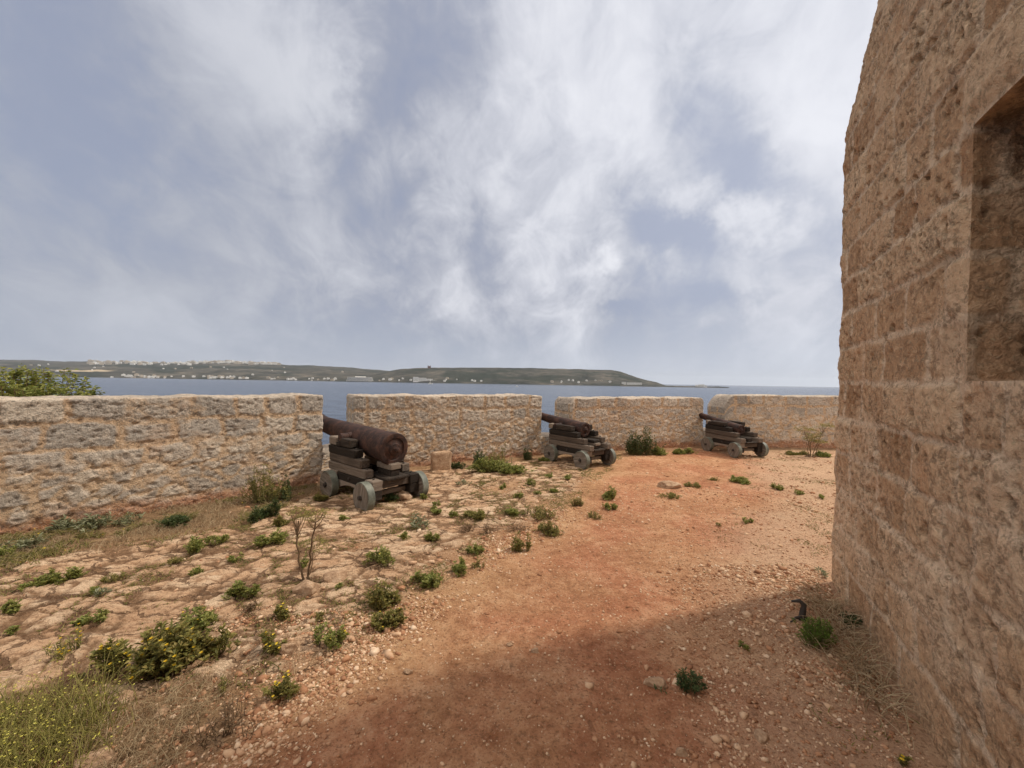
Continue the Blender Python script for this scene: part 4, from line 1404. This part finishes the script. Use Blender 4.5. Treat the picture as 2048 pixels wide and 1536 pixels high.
def candelabra(px, py, stems, label, seed, hgt, crown, leaf=0.045):
    """a tall plant: bare leaning stems branching into flat leafy tops"""
    rng = np.random.RandomState(seed)
    p = at(px, py)
    root = bpy.data.objects.new('tall_plant', None)
    COL.objects.link(root)
    root.location = (p.x, p.y, gz(p) - 0.02)
    tag(root, label, 'plant')
    SV, SQ, off = [], [], 0
    LB, LD = [], []
    for (dx, dy, hh, rad) in stems:
        top = np.array((dx, dy, hh))
        K = 9
        t = np.linspace(0, 1, K)[:, None]
        b = np.array((rng.uniform(-.02, .02), rng.uniform(-.03, .03), 0))
        P = b * (1 - t) + top * t + np.array((rng.uniform(-.05, .05), 0, 0)) * np.sin(t * math.pi) + rng.randn(K, 3) * 0.004
        v, q = tubes(P[None], np.linspace(rad, rad * 0.55, K)[None], 6)
        SV.append(v)
        SQ.append(q + off)
        off += len(v)
        nb = 8
        for k in range(nb):
            a = k * 2.399 + rng.rand()
            st = P[K - 1 - rng.randint(0, 3)]
            rr = crown * rng.uniform(0.35, 1.0)
            e = top + np.array((math.cos(a) * rr, math.sin(a) * rr, rng.uniform(0.10, 0.20) * hgt - 0.25 * rr))
            tt = np.linspace(0, 1, 5)[:, None]
            Q = st * (1 - tt) + e * tt + np.array((0, 0, -0.03 * hgt)) * np.sin(tt * math.pi)
            v, q = tubes(Q[None], np.linspace(rad * 0.4, rad * 0.18, 5)[None], 4)
            SV.append(v)
            SQ.append(q + off)
            off += len(v)
            m = 24
            LB.append(np.repeat(e[None], m, 0) + rng.randn(m, 3) * np.array((0.024, 0.024, 0.014)) * crown / 0.12)
            aa = rng.rand(m) * 6.283
            LD.append(np.stack([np.cos(aa), np.sin(aa), rng.uniform(-0.3, 0.8, m)], 1))
    lb, ld = np.concatenate(LB), np.concatenate(LD)
    L = leaf * rng.uniform(0.5, 1.1, len(lb))
    lv, lf = leaf_geo(lb, ld, L, L * 0.32, rng)
    link('stems', mesh('stems', np.concatenate(SV), [np.concatenate(SQ)], None, True, [M_STEM]), root)
    link('foliage', mesh('foliage', lv, [lf], None, False, [L_OLIVE]), root)
    # withered leaves hanging on the stems
    m = 22
    k = rng.randint(0, len(stems), m)
    t = rng.rand(m)[:, None] ** 0.7
    tp = np.array([s[:3] for s in stems])[k]
    lb = tp * t
    aa = rng.rand(m) * 6.283
    ld = np.stack([np.cos(aa) * .5, np.sin(aa) * .5, -np.ones(m)], 1)
    L = leaf * rng.uniform(0.7, 1.3, m)
    lv, lf = leaf_geo(lb, ld, L, L * 0.3, rng)
    link('withered_leaves', mesh('withered_leaves', lv, [lf], None, False, [L_DRY]), root)
    # dead litter at the foot
    m = 60
    aa = rng.rand(m) * 6.283
    lb = np.stack([np.cos(aa) * rng.rand(m) * 0.10, np.sin(aa) * rng.rand(m) * 0.10, rng.rand(m) * 0.03 + 0.02], 1)
    ld = np.stack([np.cos(aa), np.sin(aa), rng.uniform(-.2, .5, m)], 1)
    L = leaf * rng.uniform(0.7, 1.5, m)
    lv, lf = leaf_geo(lb, ld, L, L * 0.28, rng)
    link('dead_leaves', mesh('dead_leaves', lv, [lf], None, False, [L_DRY]), root)


candelabra(610, 1170, [(-0.085, 0.05, 0.48, 0.009), (0.085, -0.02, 0.50, 0.0095), (0.03, 0.06, 0.24, 0.005)],
           'tall two-stemmed plant with bare brown stems and leafy tops, before the large cannon', 5, 0.55, 0.095, 0.026)
candelabra(1622, 914, [(-0.16, 0.0, 0.58, 0.009), (0.08, 0.05, 0.46, 0.009), (0.30, 0.0, 0.66, 0.009), (-0.04, 0.0, 0.36, 0.008), (0.20, 0.05, 0.30, 0.007)],
           'tall candelabra plant against the farthest wall next to the tower', 8, 0.6, 0.17, 0.05)


# bush growing outside the long wall, only its top showing
def far_bush():
    rng = np.random.RandomState(4)
    root = bpy.data.objects.new('bush', None)
    COL.objects.link(root)
    c = np.array((-5.75, 4.75))
    root.location = (c[0], c[1], gz(c))
    tag(root, 'leafy green bush rising behind the left end of the long parapet wall', 'bush')
    n = 300
    a = rng.rand(n) * 6.283
    rr = np.sqrt(rng.rand(n))
    ex, ey = np.cos(a) * rr * 0.66 + 0.05, np.sin(a) * rr * 0.5
    hz = 1.66 - 0.46 * (np.abs(ex) / 0.62) ** 1.6 - 0.1 * rng.rand(n) - 0.25 * rng.rand(n) ** 2
    hz += 0.10 * np.exp(-((ex + 0.15) / 0.2) ** 2)
    tip = np.stack([ex, ey, hz], 1)
    rt = np.stack([ex * 0.2, ey * 0.2, 0 * ex], 1)
    t = np.linspace(0, 1, 5)[None, :, None]
    P = rt[:, None] * (1 - t) + tip[:, None] * t
    sv, sq = tubes(P, np.linspace(0.012, 0.003, 5)[None] * np.ones((n, 1)), 4)
    m = np.repeat(np.arange(n), 30)
    tt = 1 - rng.rand(len(m), 1) ** 2 * 0.35
    b = rt[m] * (1 - tt) + tip[m] * tt + rng.randn(len(m), 3) * 0.02
    aa = rng.rand(len(m)) * 6.283
    d = np.stack([np.cos(aa), np.sin(aa), rng.uniform(-.1, .9, len(m))], 1)
    L = 0.06 * rng.uniform(0.6, 1.2, len(m))
    lv, lf = leaf_geo(b, d, L, L * 0.42, rng)
    link('foliage', mesh('foliage', lv, [lf], None, False, [L_GREEN]), root)
    link('stems', mesh('stems', sv, [sq], None, True, [M_STEM]), root)
    k = rng.choice(n, 26, False)
    fv, ff = dots(np.zeros((1, 3)), 0.02, rng)
    fm = mesh('flower', fv, [ff], None, False, [M_CREAM])
    for q in k:
        link('flower', fm, root, tuple(tip[q] + np.array((0, 0, 0.02))))


far_bush()


def dead_stub():
    p = at(1604, 1240)
    P = np.array([(0, 0, -0.02), (0.005, 0, 0.05), (0.012, 0, 0.10), (-0.012, 0.01, 0.125), (-0.06, 0.02, 0.115)])
    v, q = tubes(P[None], np.array([[0.026, 0.020, 0.017, 0.013, 0.006]]), 7)
    P2 = np.array([(-0.10, -0.03, 0.0), (-0.05, -0.01, 0.02), (0, 0, 0.015), (0.04, 0.01, 0.01), (0.05, 0.01, 0)])
    v2, q2 = tubes(P2[None], np.array([[0.004, 0.008, 0.014, 0.01, 0.004]]), 7)
    o = link('dead_stump', mesh('dead_stump', np.concatenate([v, v2]), [q, q2 + len(v)], None, True, [M_DARKIRON]), None, (p.x, p.y, gz(p)))
    tag(o, 'small dark bent dead stump in the tower shade beside the bright ball-shaped bush', 'stump')


dead_stub()


# ------------------------------------------------------------------ grasses (uncountable)
def blades(name, pts, h, lean, mat, label, seed, width=0.004, K=4, extra=None):
    rng = np.random.RandomState(seed)
    n = len(pts)
    z = ground_z(pts[:, 0], pts[:, 1])
    a = rng.rand(n) * 6.283
    hh = h * rng.uniform(0.45, 1.15, n)
    ln = lean * rng.uniform(0.2, 1.2, n) * hh
    t = np.linspace(0, 1, K)[None, :, None]
    P = np.stack([pts[:, 0], pts[:, 1], z - 0.005], 1)[:, None] + np.concatenate([
        (np.cos(a) * ln)[:, None, None] * t ** 1.7, (np.sin(a) * ln)[:, None, None] * t ** 1.7, hh[:, None, None] * (t - 0.25 * lean * t ** 3)], -1)
    r = np.linspace(1, 0.25, K)[None] * np.ones((n, 1)) * width / 2
    v, q = tubes(P, r, 3)
    vs, ps, mats, mi = [v], [q], [mat], [np.zeros(len(q))]
    if extra:
        fm, cnt, fr = extra
        k = rng.choice(n, cnt, True)
        tt = rng.uniform(0.75, 1.0, cnt)
        c = P[k, K - 1] * tt[:, None] + P[k, K - 2] * (1 - tt[:, None]) + rng.randn(cnt, 3) * 0.012
        fv, ff = dots(c, fr, rng, 4)
        vs.append(fv)
        ps.append(ff + len(v))
        mats.append(fm)
        mi.append(np.ones(len(ff)))
    o = link(name, mesh(name, np.concatenate(vs), ps, None, False, mats, np.concatenate(mi)))
    tag(o, label, 'grass', None, 'stuff')


def sample(n, fn, lo, hi, seed):
    rng = np.random.RandomState(seed)
    out = []
    while sum(len(k) for k in out) < n:
        p = rng.rand(n * 3, 2) * (np.array(hi) - np.array(lo)) + np.array(lo)
        out.append(p[rng.rand(len(p)) < fn(p[:, 0], p[:, 1])])
    return np.concatenate(out)[:n]


def dry_f(x, y):
    o, e, path, pale, dry, *_ = ground_parts(x, y)
    return dry * (x < -1.2) * (y > 2.7) * (o < -0.03) * ss(0.35, 0.55, fb2(x * 2.5, y * 2.5, 64, 3) + 0.05)


blades('dry_grass', sample(9000, dry_f, (-6.2, 2.2), (-1.2, 6), 1), 0.075, 0.9, L_STRAW, 'short dry straw coloured grass along the foot of the long wall', 1, 0.0035, 3)
blades('low_green_growth', sample(4500, lambda x, y: dry_f(x, y) * ss(0.5, 0.6, fb2(x * 3, y * 3, 99, 3)), (-6.2, 2.2), (-1.2, 6), 2), 0.07, 1.2, L_OLIVE,
       'patchy low green growth among the dry grass below the long wall', 2, 0.008, 3, (M_YELLOW, 60, 0.01))


def crack_f(x, y):
    o, e, path, pale, dry, slab, sz, *_ = ground_parts(x, y)
    return sz * (1 - slab) * ss(0.52, 0.60, fb2(x * 2.4 + 7, y * 2.4, 98, 3)) + 0.7 * ss(0.35, 0.1, np.abs(e + 0.5)) * ss(0.56, 0.62, fb2(x * 3, y * 3, 97, 3)) * (y > 2) + 0.5 * pale * (x > 1.5) * ss(0.60, 0.66, fb2(x * 2.6, y * 2.6, 95, 3))


blades('crack_growth', sample(15000, crack_f, (-5.5, 1.6), (6.5, 9.3), 6), 0.032, 1.4, L_OLIVE,
       'low patchy green and brown growth along the cracks of the flat rock', 6, 0.007, 3)


def tuft_f(x, y):
    d = np.hypot((x + 2.12) / 0.50, (y - 1.60) / 0.36)
    return ss(1.15, 0.5, d + (fb2(x * 4, y * 4, 12, 3) - .5) * 0.6)


blades('flowering_grass', sample(2600, tuft_f, (-2.8, 0.9), (-1.0, 2.4), 3), 0.20, 0.75, L_PALE,
       'tall yellow-green flowering grass filling the bottom left corner', 3, 0.0036, 5, (M_CREAM, 700, 0.0052))


def rough_f(x, y):
    o, e, path, pale, dry, *_ = ground_parts(x, y)
    return dry * (y < 2.6) * (x < -0.7) * ss(0.42, 0.6, fb2(x * 4, y * 4, 65, 3) + .03)


blades('dry_stems', sample(6000, rough_f, (-3, 1.0), (-0.6, 2.6), 4), 0.075, 1.3, L_STRAW, 'thin dry stems matted over the gravel at the bottom left', 4, 0.0026, 4)


def straw_f(x, y):
    tw = (x - TA[0]) * TN[0] + (y - TA[1]) * TN[1]
    tu = (x - TA[0]) * TU[0] + (y - TA[1]) * TU[1]
    return ss(0.34, 0.10, tw + (fb2(x * 5, y * 5, 17, 3) - .5) * 0.2) * (tw > 0.05) * ss(0.25, 0.6, tu) * ss(1.75, 1.2, tu)


blades('straw', sample(440, straw_f, (1.2, 0.9), (2.8, 3.4), 5), 0.17, 1.7, L_STRAW, 'fallen dry straw heaped along the foot of the tower', 5, 0.0058, 5)

# ------------------------------------------------------------------ sea
SEA = -18.0


def sea_mat():
    m = bpy.data.materials.new('sea_water')
    m.use_nodes = True
    N = NT(m.node_tree)
    pos = N.n('ShaderNodeNewGeometry').outputs['Position']
    mp1 = N.n('ShaderNodeMapping', None, Vector=pos, Rotation=(0, 0, 0.3), Scale=(0.05, 0.16, 0.1)).outputs[0]
    w1 = N.noise(mp1, 1.0, 6, 0.62, 0.3)
    w2 = N.noise(N.n('ShaderNodeMapping', None, Vector=pos, Scale=(0.0012, 0.006, 0.1)).outputs[0], 1.0, 5, 0.6)
    w3 = N.noise(N.n('ShaderNodeMapping', None, Vector=pos, Scale=(0.5, 1.4, 0.5)).outputs[0], 1.0, 4, 0.6)
    c = N.mix(w2, (0.035, 0.052, 0.088), (0.062, 0.084, 0.125))
    c = N.mix(N.range(w1, 0.42, 0.66, 0, 0.55), c, (0.10, 0.13, 0.185))
    c = N.mix(N.range(w1, 0.50, 0.34, 0, 0.6), c, (0.018, 0.030, 0.056))
    h = N.math('ADD', N.math('MULTIPLY', w1, 2.2), N.math('MULTIPLY', w3, 0.35))
    bp = N.n('ShaderNodeBump', None, Strength=1.0, Distance=1.0, Height=h)
    b = N.n('ShaderNodeBsdfPrincipled', None, Base_Color=c, Roughness=0.22, Normal=bp)
    b.inputs['Specular IOR Level'].default_value = 0.22
    N.n('ShaderNodeOutputMaterial', None, Surface=b)
    return m


a = np.linspace(0, 2 * math.pi, 97)[:-1]
rings = [6.0, 60, 400, 2000, 6000, 16000]
v = np.concatenate([np.stack([r * np.cos(a), r * np.sin(a) + 5, np.full(96, SEA)], 1) for r in rings])
i = np.arange(5)[:, None] * 96 + np.arange(96)[None]
j = np.arange(5)[:, None] * 96 + (np.arange(96)[None] + 1) % 96
q = np.stack([i, i + 96, j + 96, j], -1).reshape(-1, 4)
struct(link('sea', mesh('sea', v, [q], None, True, [sea_mat()])))


# ------------------------------------------------------------------ the far coast
def land_mat():
    def f(N, pos, geo):
        p = geo.outputs['Position']
        n1 = N.noise(N.n('ShaderNodeMapping', None, Vector=p, Scale=(0.0035, 0.0022, 0.02)).outputs[0], 1.0, 8, 0.62, 0.4)
        n2 = N.noise(N.n('ShaderNodeMapping', None, Vector=p, Scale=(0.018, 0.008, 0.12)).outputs[0], 1.0, 6, 0.65)
        v = N.math('ADD', N.math('MULTIPLY', n1, 0.55), N.math('MULTIPLY', n2, 0.45))
        c = N.ramp(v, [(0.36, (0.018, 0.019, 0.015)), (0.46, (0.044, 0.043, 0.034)), (0.56, (0.085, 0.076, 0.06)), (0.68, (0.20, 0.165, 0.125))])
        c = N.mix(N.attr('wood'), c, (0.022, 0.028, 0.02))
        c = N.mix(N.attr('field'), c, (0.42, 0.33, 0.22))
        return c, None, 0
    return principled('scrub_hillside', f, 1.0, 0.0)


M_LAND = land_mat()
HOR = lambda px: 762.5 + (px - 1024) * 0.01625


class Land:
    def __init__(s, px, ey, d0, d1, dback, seed, p=0.9):
        """px, ey: skyline in pixels above the horizon; d0 shore depth, d1 ridge depth"""
        s.px, s.ey, s.d0, s.d1, s.db, s.seed, s.p = np.array(px, float), np.array(ey, float), d0, d1, dback, seed, p

    def rng(s, px):
        d0 = np.interp(px, s.px, s.d0) if hasattr(s.d0, '__len__') else s.d0 + 0 * px
        return d0, s.d1 + 0 * px

    def z(s, px, d):
        d0, d1 = s.rng(px)
        ey = np.interp(px, s.px, s.ey)
        ey = ey + (fb2(px * 0.05, px * 0, s.seed, 4) - 0.5) * 2.0 * np.clip(ey / 8, 0, 1)
        zr = np.maximum(EYE + ey / F * d1, SEA + 3.0)
        t = np.clip((d - d0) / (d1 - d0), 0, 1)
        w = t ** s.p
        w = w + 0.10 * np.sin(t * math.pi) * (fb2(px * 0.02, t * 4, s.seed + 4, 4) - 0.5) * 2
        w = w * np.clip(1 - (d - d1) / (s.db - d1) * 0.7, 0.2, 1)
        nz = (fb2(px * 0.11, d * 0.012, s.seed + 9, 5) - 0.5) * 10 * np.sin(np.clip(t, 0, 1) * math.pi) ** 0.5
        return SEA - 1.0 + (zr - SEA + 1.0) * w + nz

    def xyz(s, px, d):
        px, d = np.asarray(px, float), np.asarray(d, float)
        return np.stack([(px - 1024) / F * d, d, s.z(px, d)], -1)

    def build(s, name, step, rows):
        px = np.arange(s.px[0], s.px[-1] + 0.1, step)
        t = np.linspace(0, 1, rows)
        d0, d1 = s.rng(px)
        dd = d0[:, None] + (d1 - d0)[:, None] * t[None]
        dd = np.concatenate([dd, np.repeat(np.linspace(s.d1 + 60, s.db, 6)[None], len(px), 0)], 1)
        PX = np.repeat(px[:, None], dd.shape[1], 1)
        v = s.xyz(PX.ravel(), dd.ravel())
        tt = ((dd - d0[:, None]) / (d1 - d0)[:, None]).ravel()
        pf = PX.ravel()
        k = fb2(pf * 0.012, tt * 5, 40 + s.seed, 4)
        wood = ss(0.12, 0.05, np.abs(tt - 0.52 + (k - .5) * .2)) * ss(150, 260, pf) * ss(640, 560, pf) * 0.9 if s.seed == 1 else 0 * tt
        wood = np.maximum(wood, ss(0.54, 0.66, k) * 0.8)
        field = ss(0.05, 0.02, np.abs(tt - 0.25 + (k - .5) * .1)) * ss(85, 120, pf) * ss(240, 200, pf) * 0.9 if s.seed == 1 else 0 * tt
        o = link(name, mesh(name, v, [grid_faces(len(px), dd.shape[1])], {'wood': wood, 'field': field}, True, [M_LAND]))
        return struct(o)


MAIN = Land([-260, 0, 60, 130, 180, 260, 330, 440, 540, 570, 620, 680, 720, 760, 800, 860],
            [24, 26, 27, 25, 26, 26, 26, 30, 28, 25, 25, 23, 21, 18, 15, 4], 2560, 4700, 6500, 1, 0.85)
HEAD = Land([640, 700, 740, 780, 800, 830, 870, 930, 990, 1050, 1130, 1200, 1222, 1240, 1256, 1275, 1292, 1312, 1330],
            [-4, 1, 7, 17, 21, 23, 24.5, 25.5, 26.5, 27, 26.5, 25.5, 25.8, 23, 18, 11.5, 7, 3, -3], 2500, 3150, 3900, 2, 0.62)
SPIT = Land([1240, 1290, 1330, 1370, 1400, 1430, 1448, 1458], [-3.2, -3.0, -3.6, -4.0, -4.2, -4.0, -4.4, -5.0], 2380, 2480, 2600, 3, 0.4)
MAIN.build('hills', 3.0, 60)
HEAD.build('headland', 2.0, 50)
SPIT.build('low_spit', 2.0, 6)

M_WHITE = simple_mat('whitewashed_render', [(0.35, (0.60, 0.575, 0.53)), (0.65, (0.74, 0.72, 0.68))], 0.1, 0.9, 0.1, 0.01, None, False, 0.6)
M_BUFF = simple_mat('buff_render', [(0.35, (0.36, 0.30, 0.23)), (0.65, (0.50, 0.43, 0.34))], 0.1, 0.9, 0.1, 0.01, None, False, 0.6)
M_GLASS = simple_mat('dark_glass', [(0.3, (0.03, 0.035, 0.04)), (0.7, (0.06, 0.065, 0.07))], 0.3, 0.3, 0.5, 0.0, None, False, 1)
M_REDSTONE = simple_mat('red_brown_stone', [(0.3, (0.12, 0.055, 0.04)), (0.7, (0.19, 0.09, 0.065))], 0.3, 0.9, 0.1, 0.01, None, False, 2)


def house_mesh(seed):
    r = np.random.RandomState(seed)
    m = MB()
    w, d, h = r.uniform(13, 26), r.uniform(10, 14), r.uniform(7, 13)
    m.box((-w / 2, -d / 2, -6), (w / 2, d / 2, h), 0.05)
    m.box((-w / 2 - .2, -d / 2 - .2, h + .01), (w / 2 + .2, d / 2 + .2, h + 0.7), 0.05)
    m.box((-w * 0.25, -d * 0.2, h + 0.71), (w * r.uniform(0.05, 0.3), d * 0.35, h + 3.2), 0.05)
    nf = max(2, int(h / 3.2))
    for f in range(nf):
        for k in range(int(w / 4)):
            x = -w / 2 + 2.0 + k * 4
            m.box((x, -d / 2 - 0.06, f * 3.2 + 0.9), (x + 1.6, -d / 2 + 0.2, f * 3.2 + 2.5), 0.02, None, 1)
    me = bpy.data.meshes.new('house')
    me.from_pydata([tuple(p) for p in np.concatenate(m.v)], [], m.f)
    me.materials.append(M_BUFF if seed % 4 == 0 else M_WHITE)
    me.materials.append(M_GLASS)
    me.polygons.foreach_set('material_index', m.m)
    me.update()
    return me


HM = [house_mesh(k) for k in range(9)]
hr = np.random.RandomState(77)


def houses(n, land, pxf, df, label, group, s0=0.8, s1=1.25):
    for k in range(n):
        px = pxf(k)
        d = df(px)
        p = land.xyz(np.array([px]), np.array([d]))[0]
        o = link('house', HM[hr.randint(len(HM))])
        o.location = (p[0], p[1], p[2] + 1.0)
        o.rotation_euler = (0, 0, math.atan2(-(px - 1024), F) + hr.uniform(-0.5, 0.5))
        s = hr.uniform(s0, s1)
        o.scale = (s, s, s)
        tag(o, label, 'house', group)


houses(240, MAIN, lambda k: hr.uniform(400, 560) if k < 135 else hr.uniform(178, 400), lambda px: hr.uniform(3900, 4690) if px < 395 else hr.uniform(4200, 4700),
       'white flat-roofed house of the dense town along the far hilltop', 'hilltop town houses', 0.9, 1.7)
houses(85, MAIN, lambda k: (hr.normal(285, 26) if k % 2 else hr.normal(440, 38)) if k < 66 else hr.uniform(530, 690), lambda px: hr.uniform(2575, 2700),
       'pale low house in the shoreline village across the water, left of the round hotel', 'shoreline village houses', 0.5, 0.95)
houses(22, MAIN, lambda k: hr.uniform(10, 690), lambda px: hr.uniform(2750, 3900),
       'lone pale farmhouse on the open slope between village and hilltop town', 'scattered hillside houses', 0.5, 0.8)
houses(26, HEAD, lambda k: hr.uniform(750, 1000) if k < 16 else hr.uniform(1100, 1240), lambda px: hr.uniform(2512, 2580),
       'small white building on the shore below the flat headland', 'buildings below the headland', 0.45, 0.75)


def far_root(name, label, land, px, d, cat, dz=0.0):
    p = land.xyz(np.array([px]), np.array([d]))[0]
    root = bpy.data.objects.new(name, None)
    COL.objects.link(root)
    root.location = (p[0], p[1], max(p[2], SEA + 0.5) + dz)
    root.rotation_euler = (0, 0, math.atan2(-(px - 1024), F))
    return tag(root, label, cat)


def hotel_round():
    R = far_root('hotel', 'big rounded pale hotel with stacked floors on the far shore beyond the large cannon', HEAD, 720, 2512, 'hotel')
    m, g, c = MB(), MB(), MB()
    Wd, n = 82, 36
    for f in range(6):
        z = f * 4.6
        k = 1 - 0.02 * f
        a = np.linspace(0, 2 * math.pi, n, endpoint=False)
        for (mm, kk, z0, z1) in ((m, k, z + 2.9, z + 4.6), (g, k * 0.965, z, z + 2.9)):
            e = np.stack([np.sign(np.cos(a)) * np.abs(np.cos(a)) ** 0.6 * Wd * kk, np.sin(a) * 26 * kk], 1)
            v = np.concatenate([np.c_[e, np.full(n, z0)], np.c_[e, np.full(n, z1)]])
            fs = [[i, (i + 1) % n, n + (i + 1) % n, n + i] for i in range(n)] + [list(range(n))[::-1], list(range(n, 2 * n))]
            mm.add(v, fs)
    c.box((-30, -8, 27.65), (34, 12, 33), 0.2)
    m.build('floor_bands', [M_WHITE], R)
    g.build('glazing', [M_GLASS], R)
    c.build('roof_plant', [M_WHITE], R)


def block(name, label, land, px, d, boxes, cat, mat=None):
    R = far_root(name, label, land, px, d, cat)
    m, g = MB(), MB()
    for (x0, x1, y0, y1, h) in boxes:
        m.box((x0, y0, -6), (x1, y1, h), 0.1)
        m.box((x0 - .4, y0 - .4, h + .01), (x1 + .4, y1 + .4, h + 0.9), 0.1)
        for f in range(max(1, int(h / 4))):
            for k in range(int((x1 - x0) / 6)):
                x = x0 + 1.6 + k * 6
                g.box((x, y0 - 0.15, f * 4 + 1.2), (x + 3.2, y0 + 0.3, f * 4 + 3.2), 0.03)
    m.build('walls', [mat or M_WHITE], R)
    g.build('windows', [M_GLASS], R)


hotel_round()
block('hotel', 'white stepped hotel on the shore, right of the round hotel', HEAD, 846, 2515,
      [(-62, -30, 0, 22, 26), (-30, 20, 2, 22, 21), (20, 60, 0, 20, 15), (60, 85, 0, 16, 8)], 'hotel')
block('hotel', 'long white hotel block where the headland drops to the low spit', HEAD, 1258, 2512,
      [(-45, -18, 0, 16, 20), (-14, 78, 0, 18, 17)], 'hotel')
block('ferry_terminal', 'white ferry terminal building on the tip of the low spit', SPIT, 1404, 2400,
      [(-38, -22, 0, 12, 11), (-20, 14, 0, 14, 15), (16, 28, 0, 10, 9)], 'terminal')
block('watchtower', 'small dark red watchtower on the ridge of the flat headland', HEAD, 858, 3100,
      [(-12, -5, -6, 8, 21), (5, 12, -6, 8, 21), (-5, 5, -5, 8, 16)], 'tower', M_REDSTONE)


def boat(px, py, L, label, wake):
    p = at(px, py, SEA)
    root = bpy.data.objects.new('boat', None)
    COL.objects.link(root)
    root.location = p
    tag(root, label, 'boat', 'boats out on the channel')
    m = MB()
    st = []
    for t in np.linspace(0, 1, 9):
        w = L * 0.16 * (1 - t ** 3) ** 0.7 + 0.02
        x = (t - 0.5) * L
        st += [(x, -w, L * 0.13), (x, w, L * 0.13), (x, w * 0.55, -0.4), (x, -w * 0.55, -0.4)]
    fs = [[i * 4 + k, i * 4 + (k + 1) % 4, i * 4 + 4 + (k + 1) % 4, i * 4 + 4 + k] for i in range(8) for k in range(4)]
    fs += [[3, 2, 1, 0], [32, 33, 34, 35]]
    m.add(st, fs)
    m.build('hull', [M_WHITE], root)
    m = MB()
    m.box((-L * 0.25, -L * 0.1, L * 0.13), (L * 0.12, L * 0.1, L * 0.27), 0.15)
    m.box((-L * 0.2, -L * 0.08, L * 0.272), (0, L * 0.08, L * 0.31), 0.1)
    m.build('cabin', [M_WHITE], root)
    if wake:
        m = MB()
        v = []
        for t in np.linspace(0, 1, 10):
            x = -L * 0.5 - t * wake
            w = L * 0.1 + t * wake * 0.06
            v += [(x, -w, 0.35 * (1 - t) + .05), (x, w, 0.35 * (1 - t) + .05)]
        m.add(v, [[i * 2, i * 2 + 1, i * 2 + 3, i * 2 + 2] for i in range(9)])
        m.build('wake', [M_WHITE], root)


boat(861, 768.2, 22, 'small white motor boat close inshore below the stepped hotel', 50)
boat(1034, 773.2, 10, 'tiny white speed boat trailing a wake in mid channel', 34)
boat(4, 753.5, 26, 'white boat at the far left edge of the water', 0)


# ------------------------------------------------------------------ the air
def haze():
    m = bpy.data.materials.new('haze')
    m.use_nodes = True
    N = NT(m.node_tree)
    v = N.n('ShaderNodeVolumePrincipled', None, Color=(0.86, 0.92, 1.0), Density=0.000042, Anisotropy=0.2)
    N.n('ShaderNodeOutputMaterial', None, Volume=v)
    b = MB()
    R_ = 17000
    b.v, b.n = [np.array([(x, y, z) for z in (-24.0, 320.0) for x, y in ((-R_, -R_), (R_, -R_), (R_, R_), (-R_, R_))], float)], 8
    b.f = [[3, 2, 1, 0], [4, 5, 6, 7], [0, 1, 5, 4], [1, 2, 6, 5], [2, 3, 7, 6], [3, 0, 4, 7]]
    b.m = [0] * 6
    o = b.build('haze', [m])
    tag(o, 'thin pale sea haze veiling the far coast', 'haze', None, 'stuff')


haze()
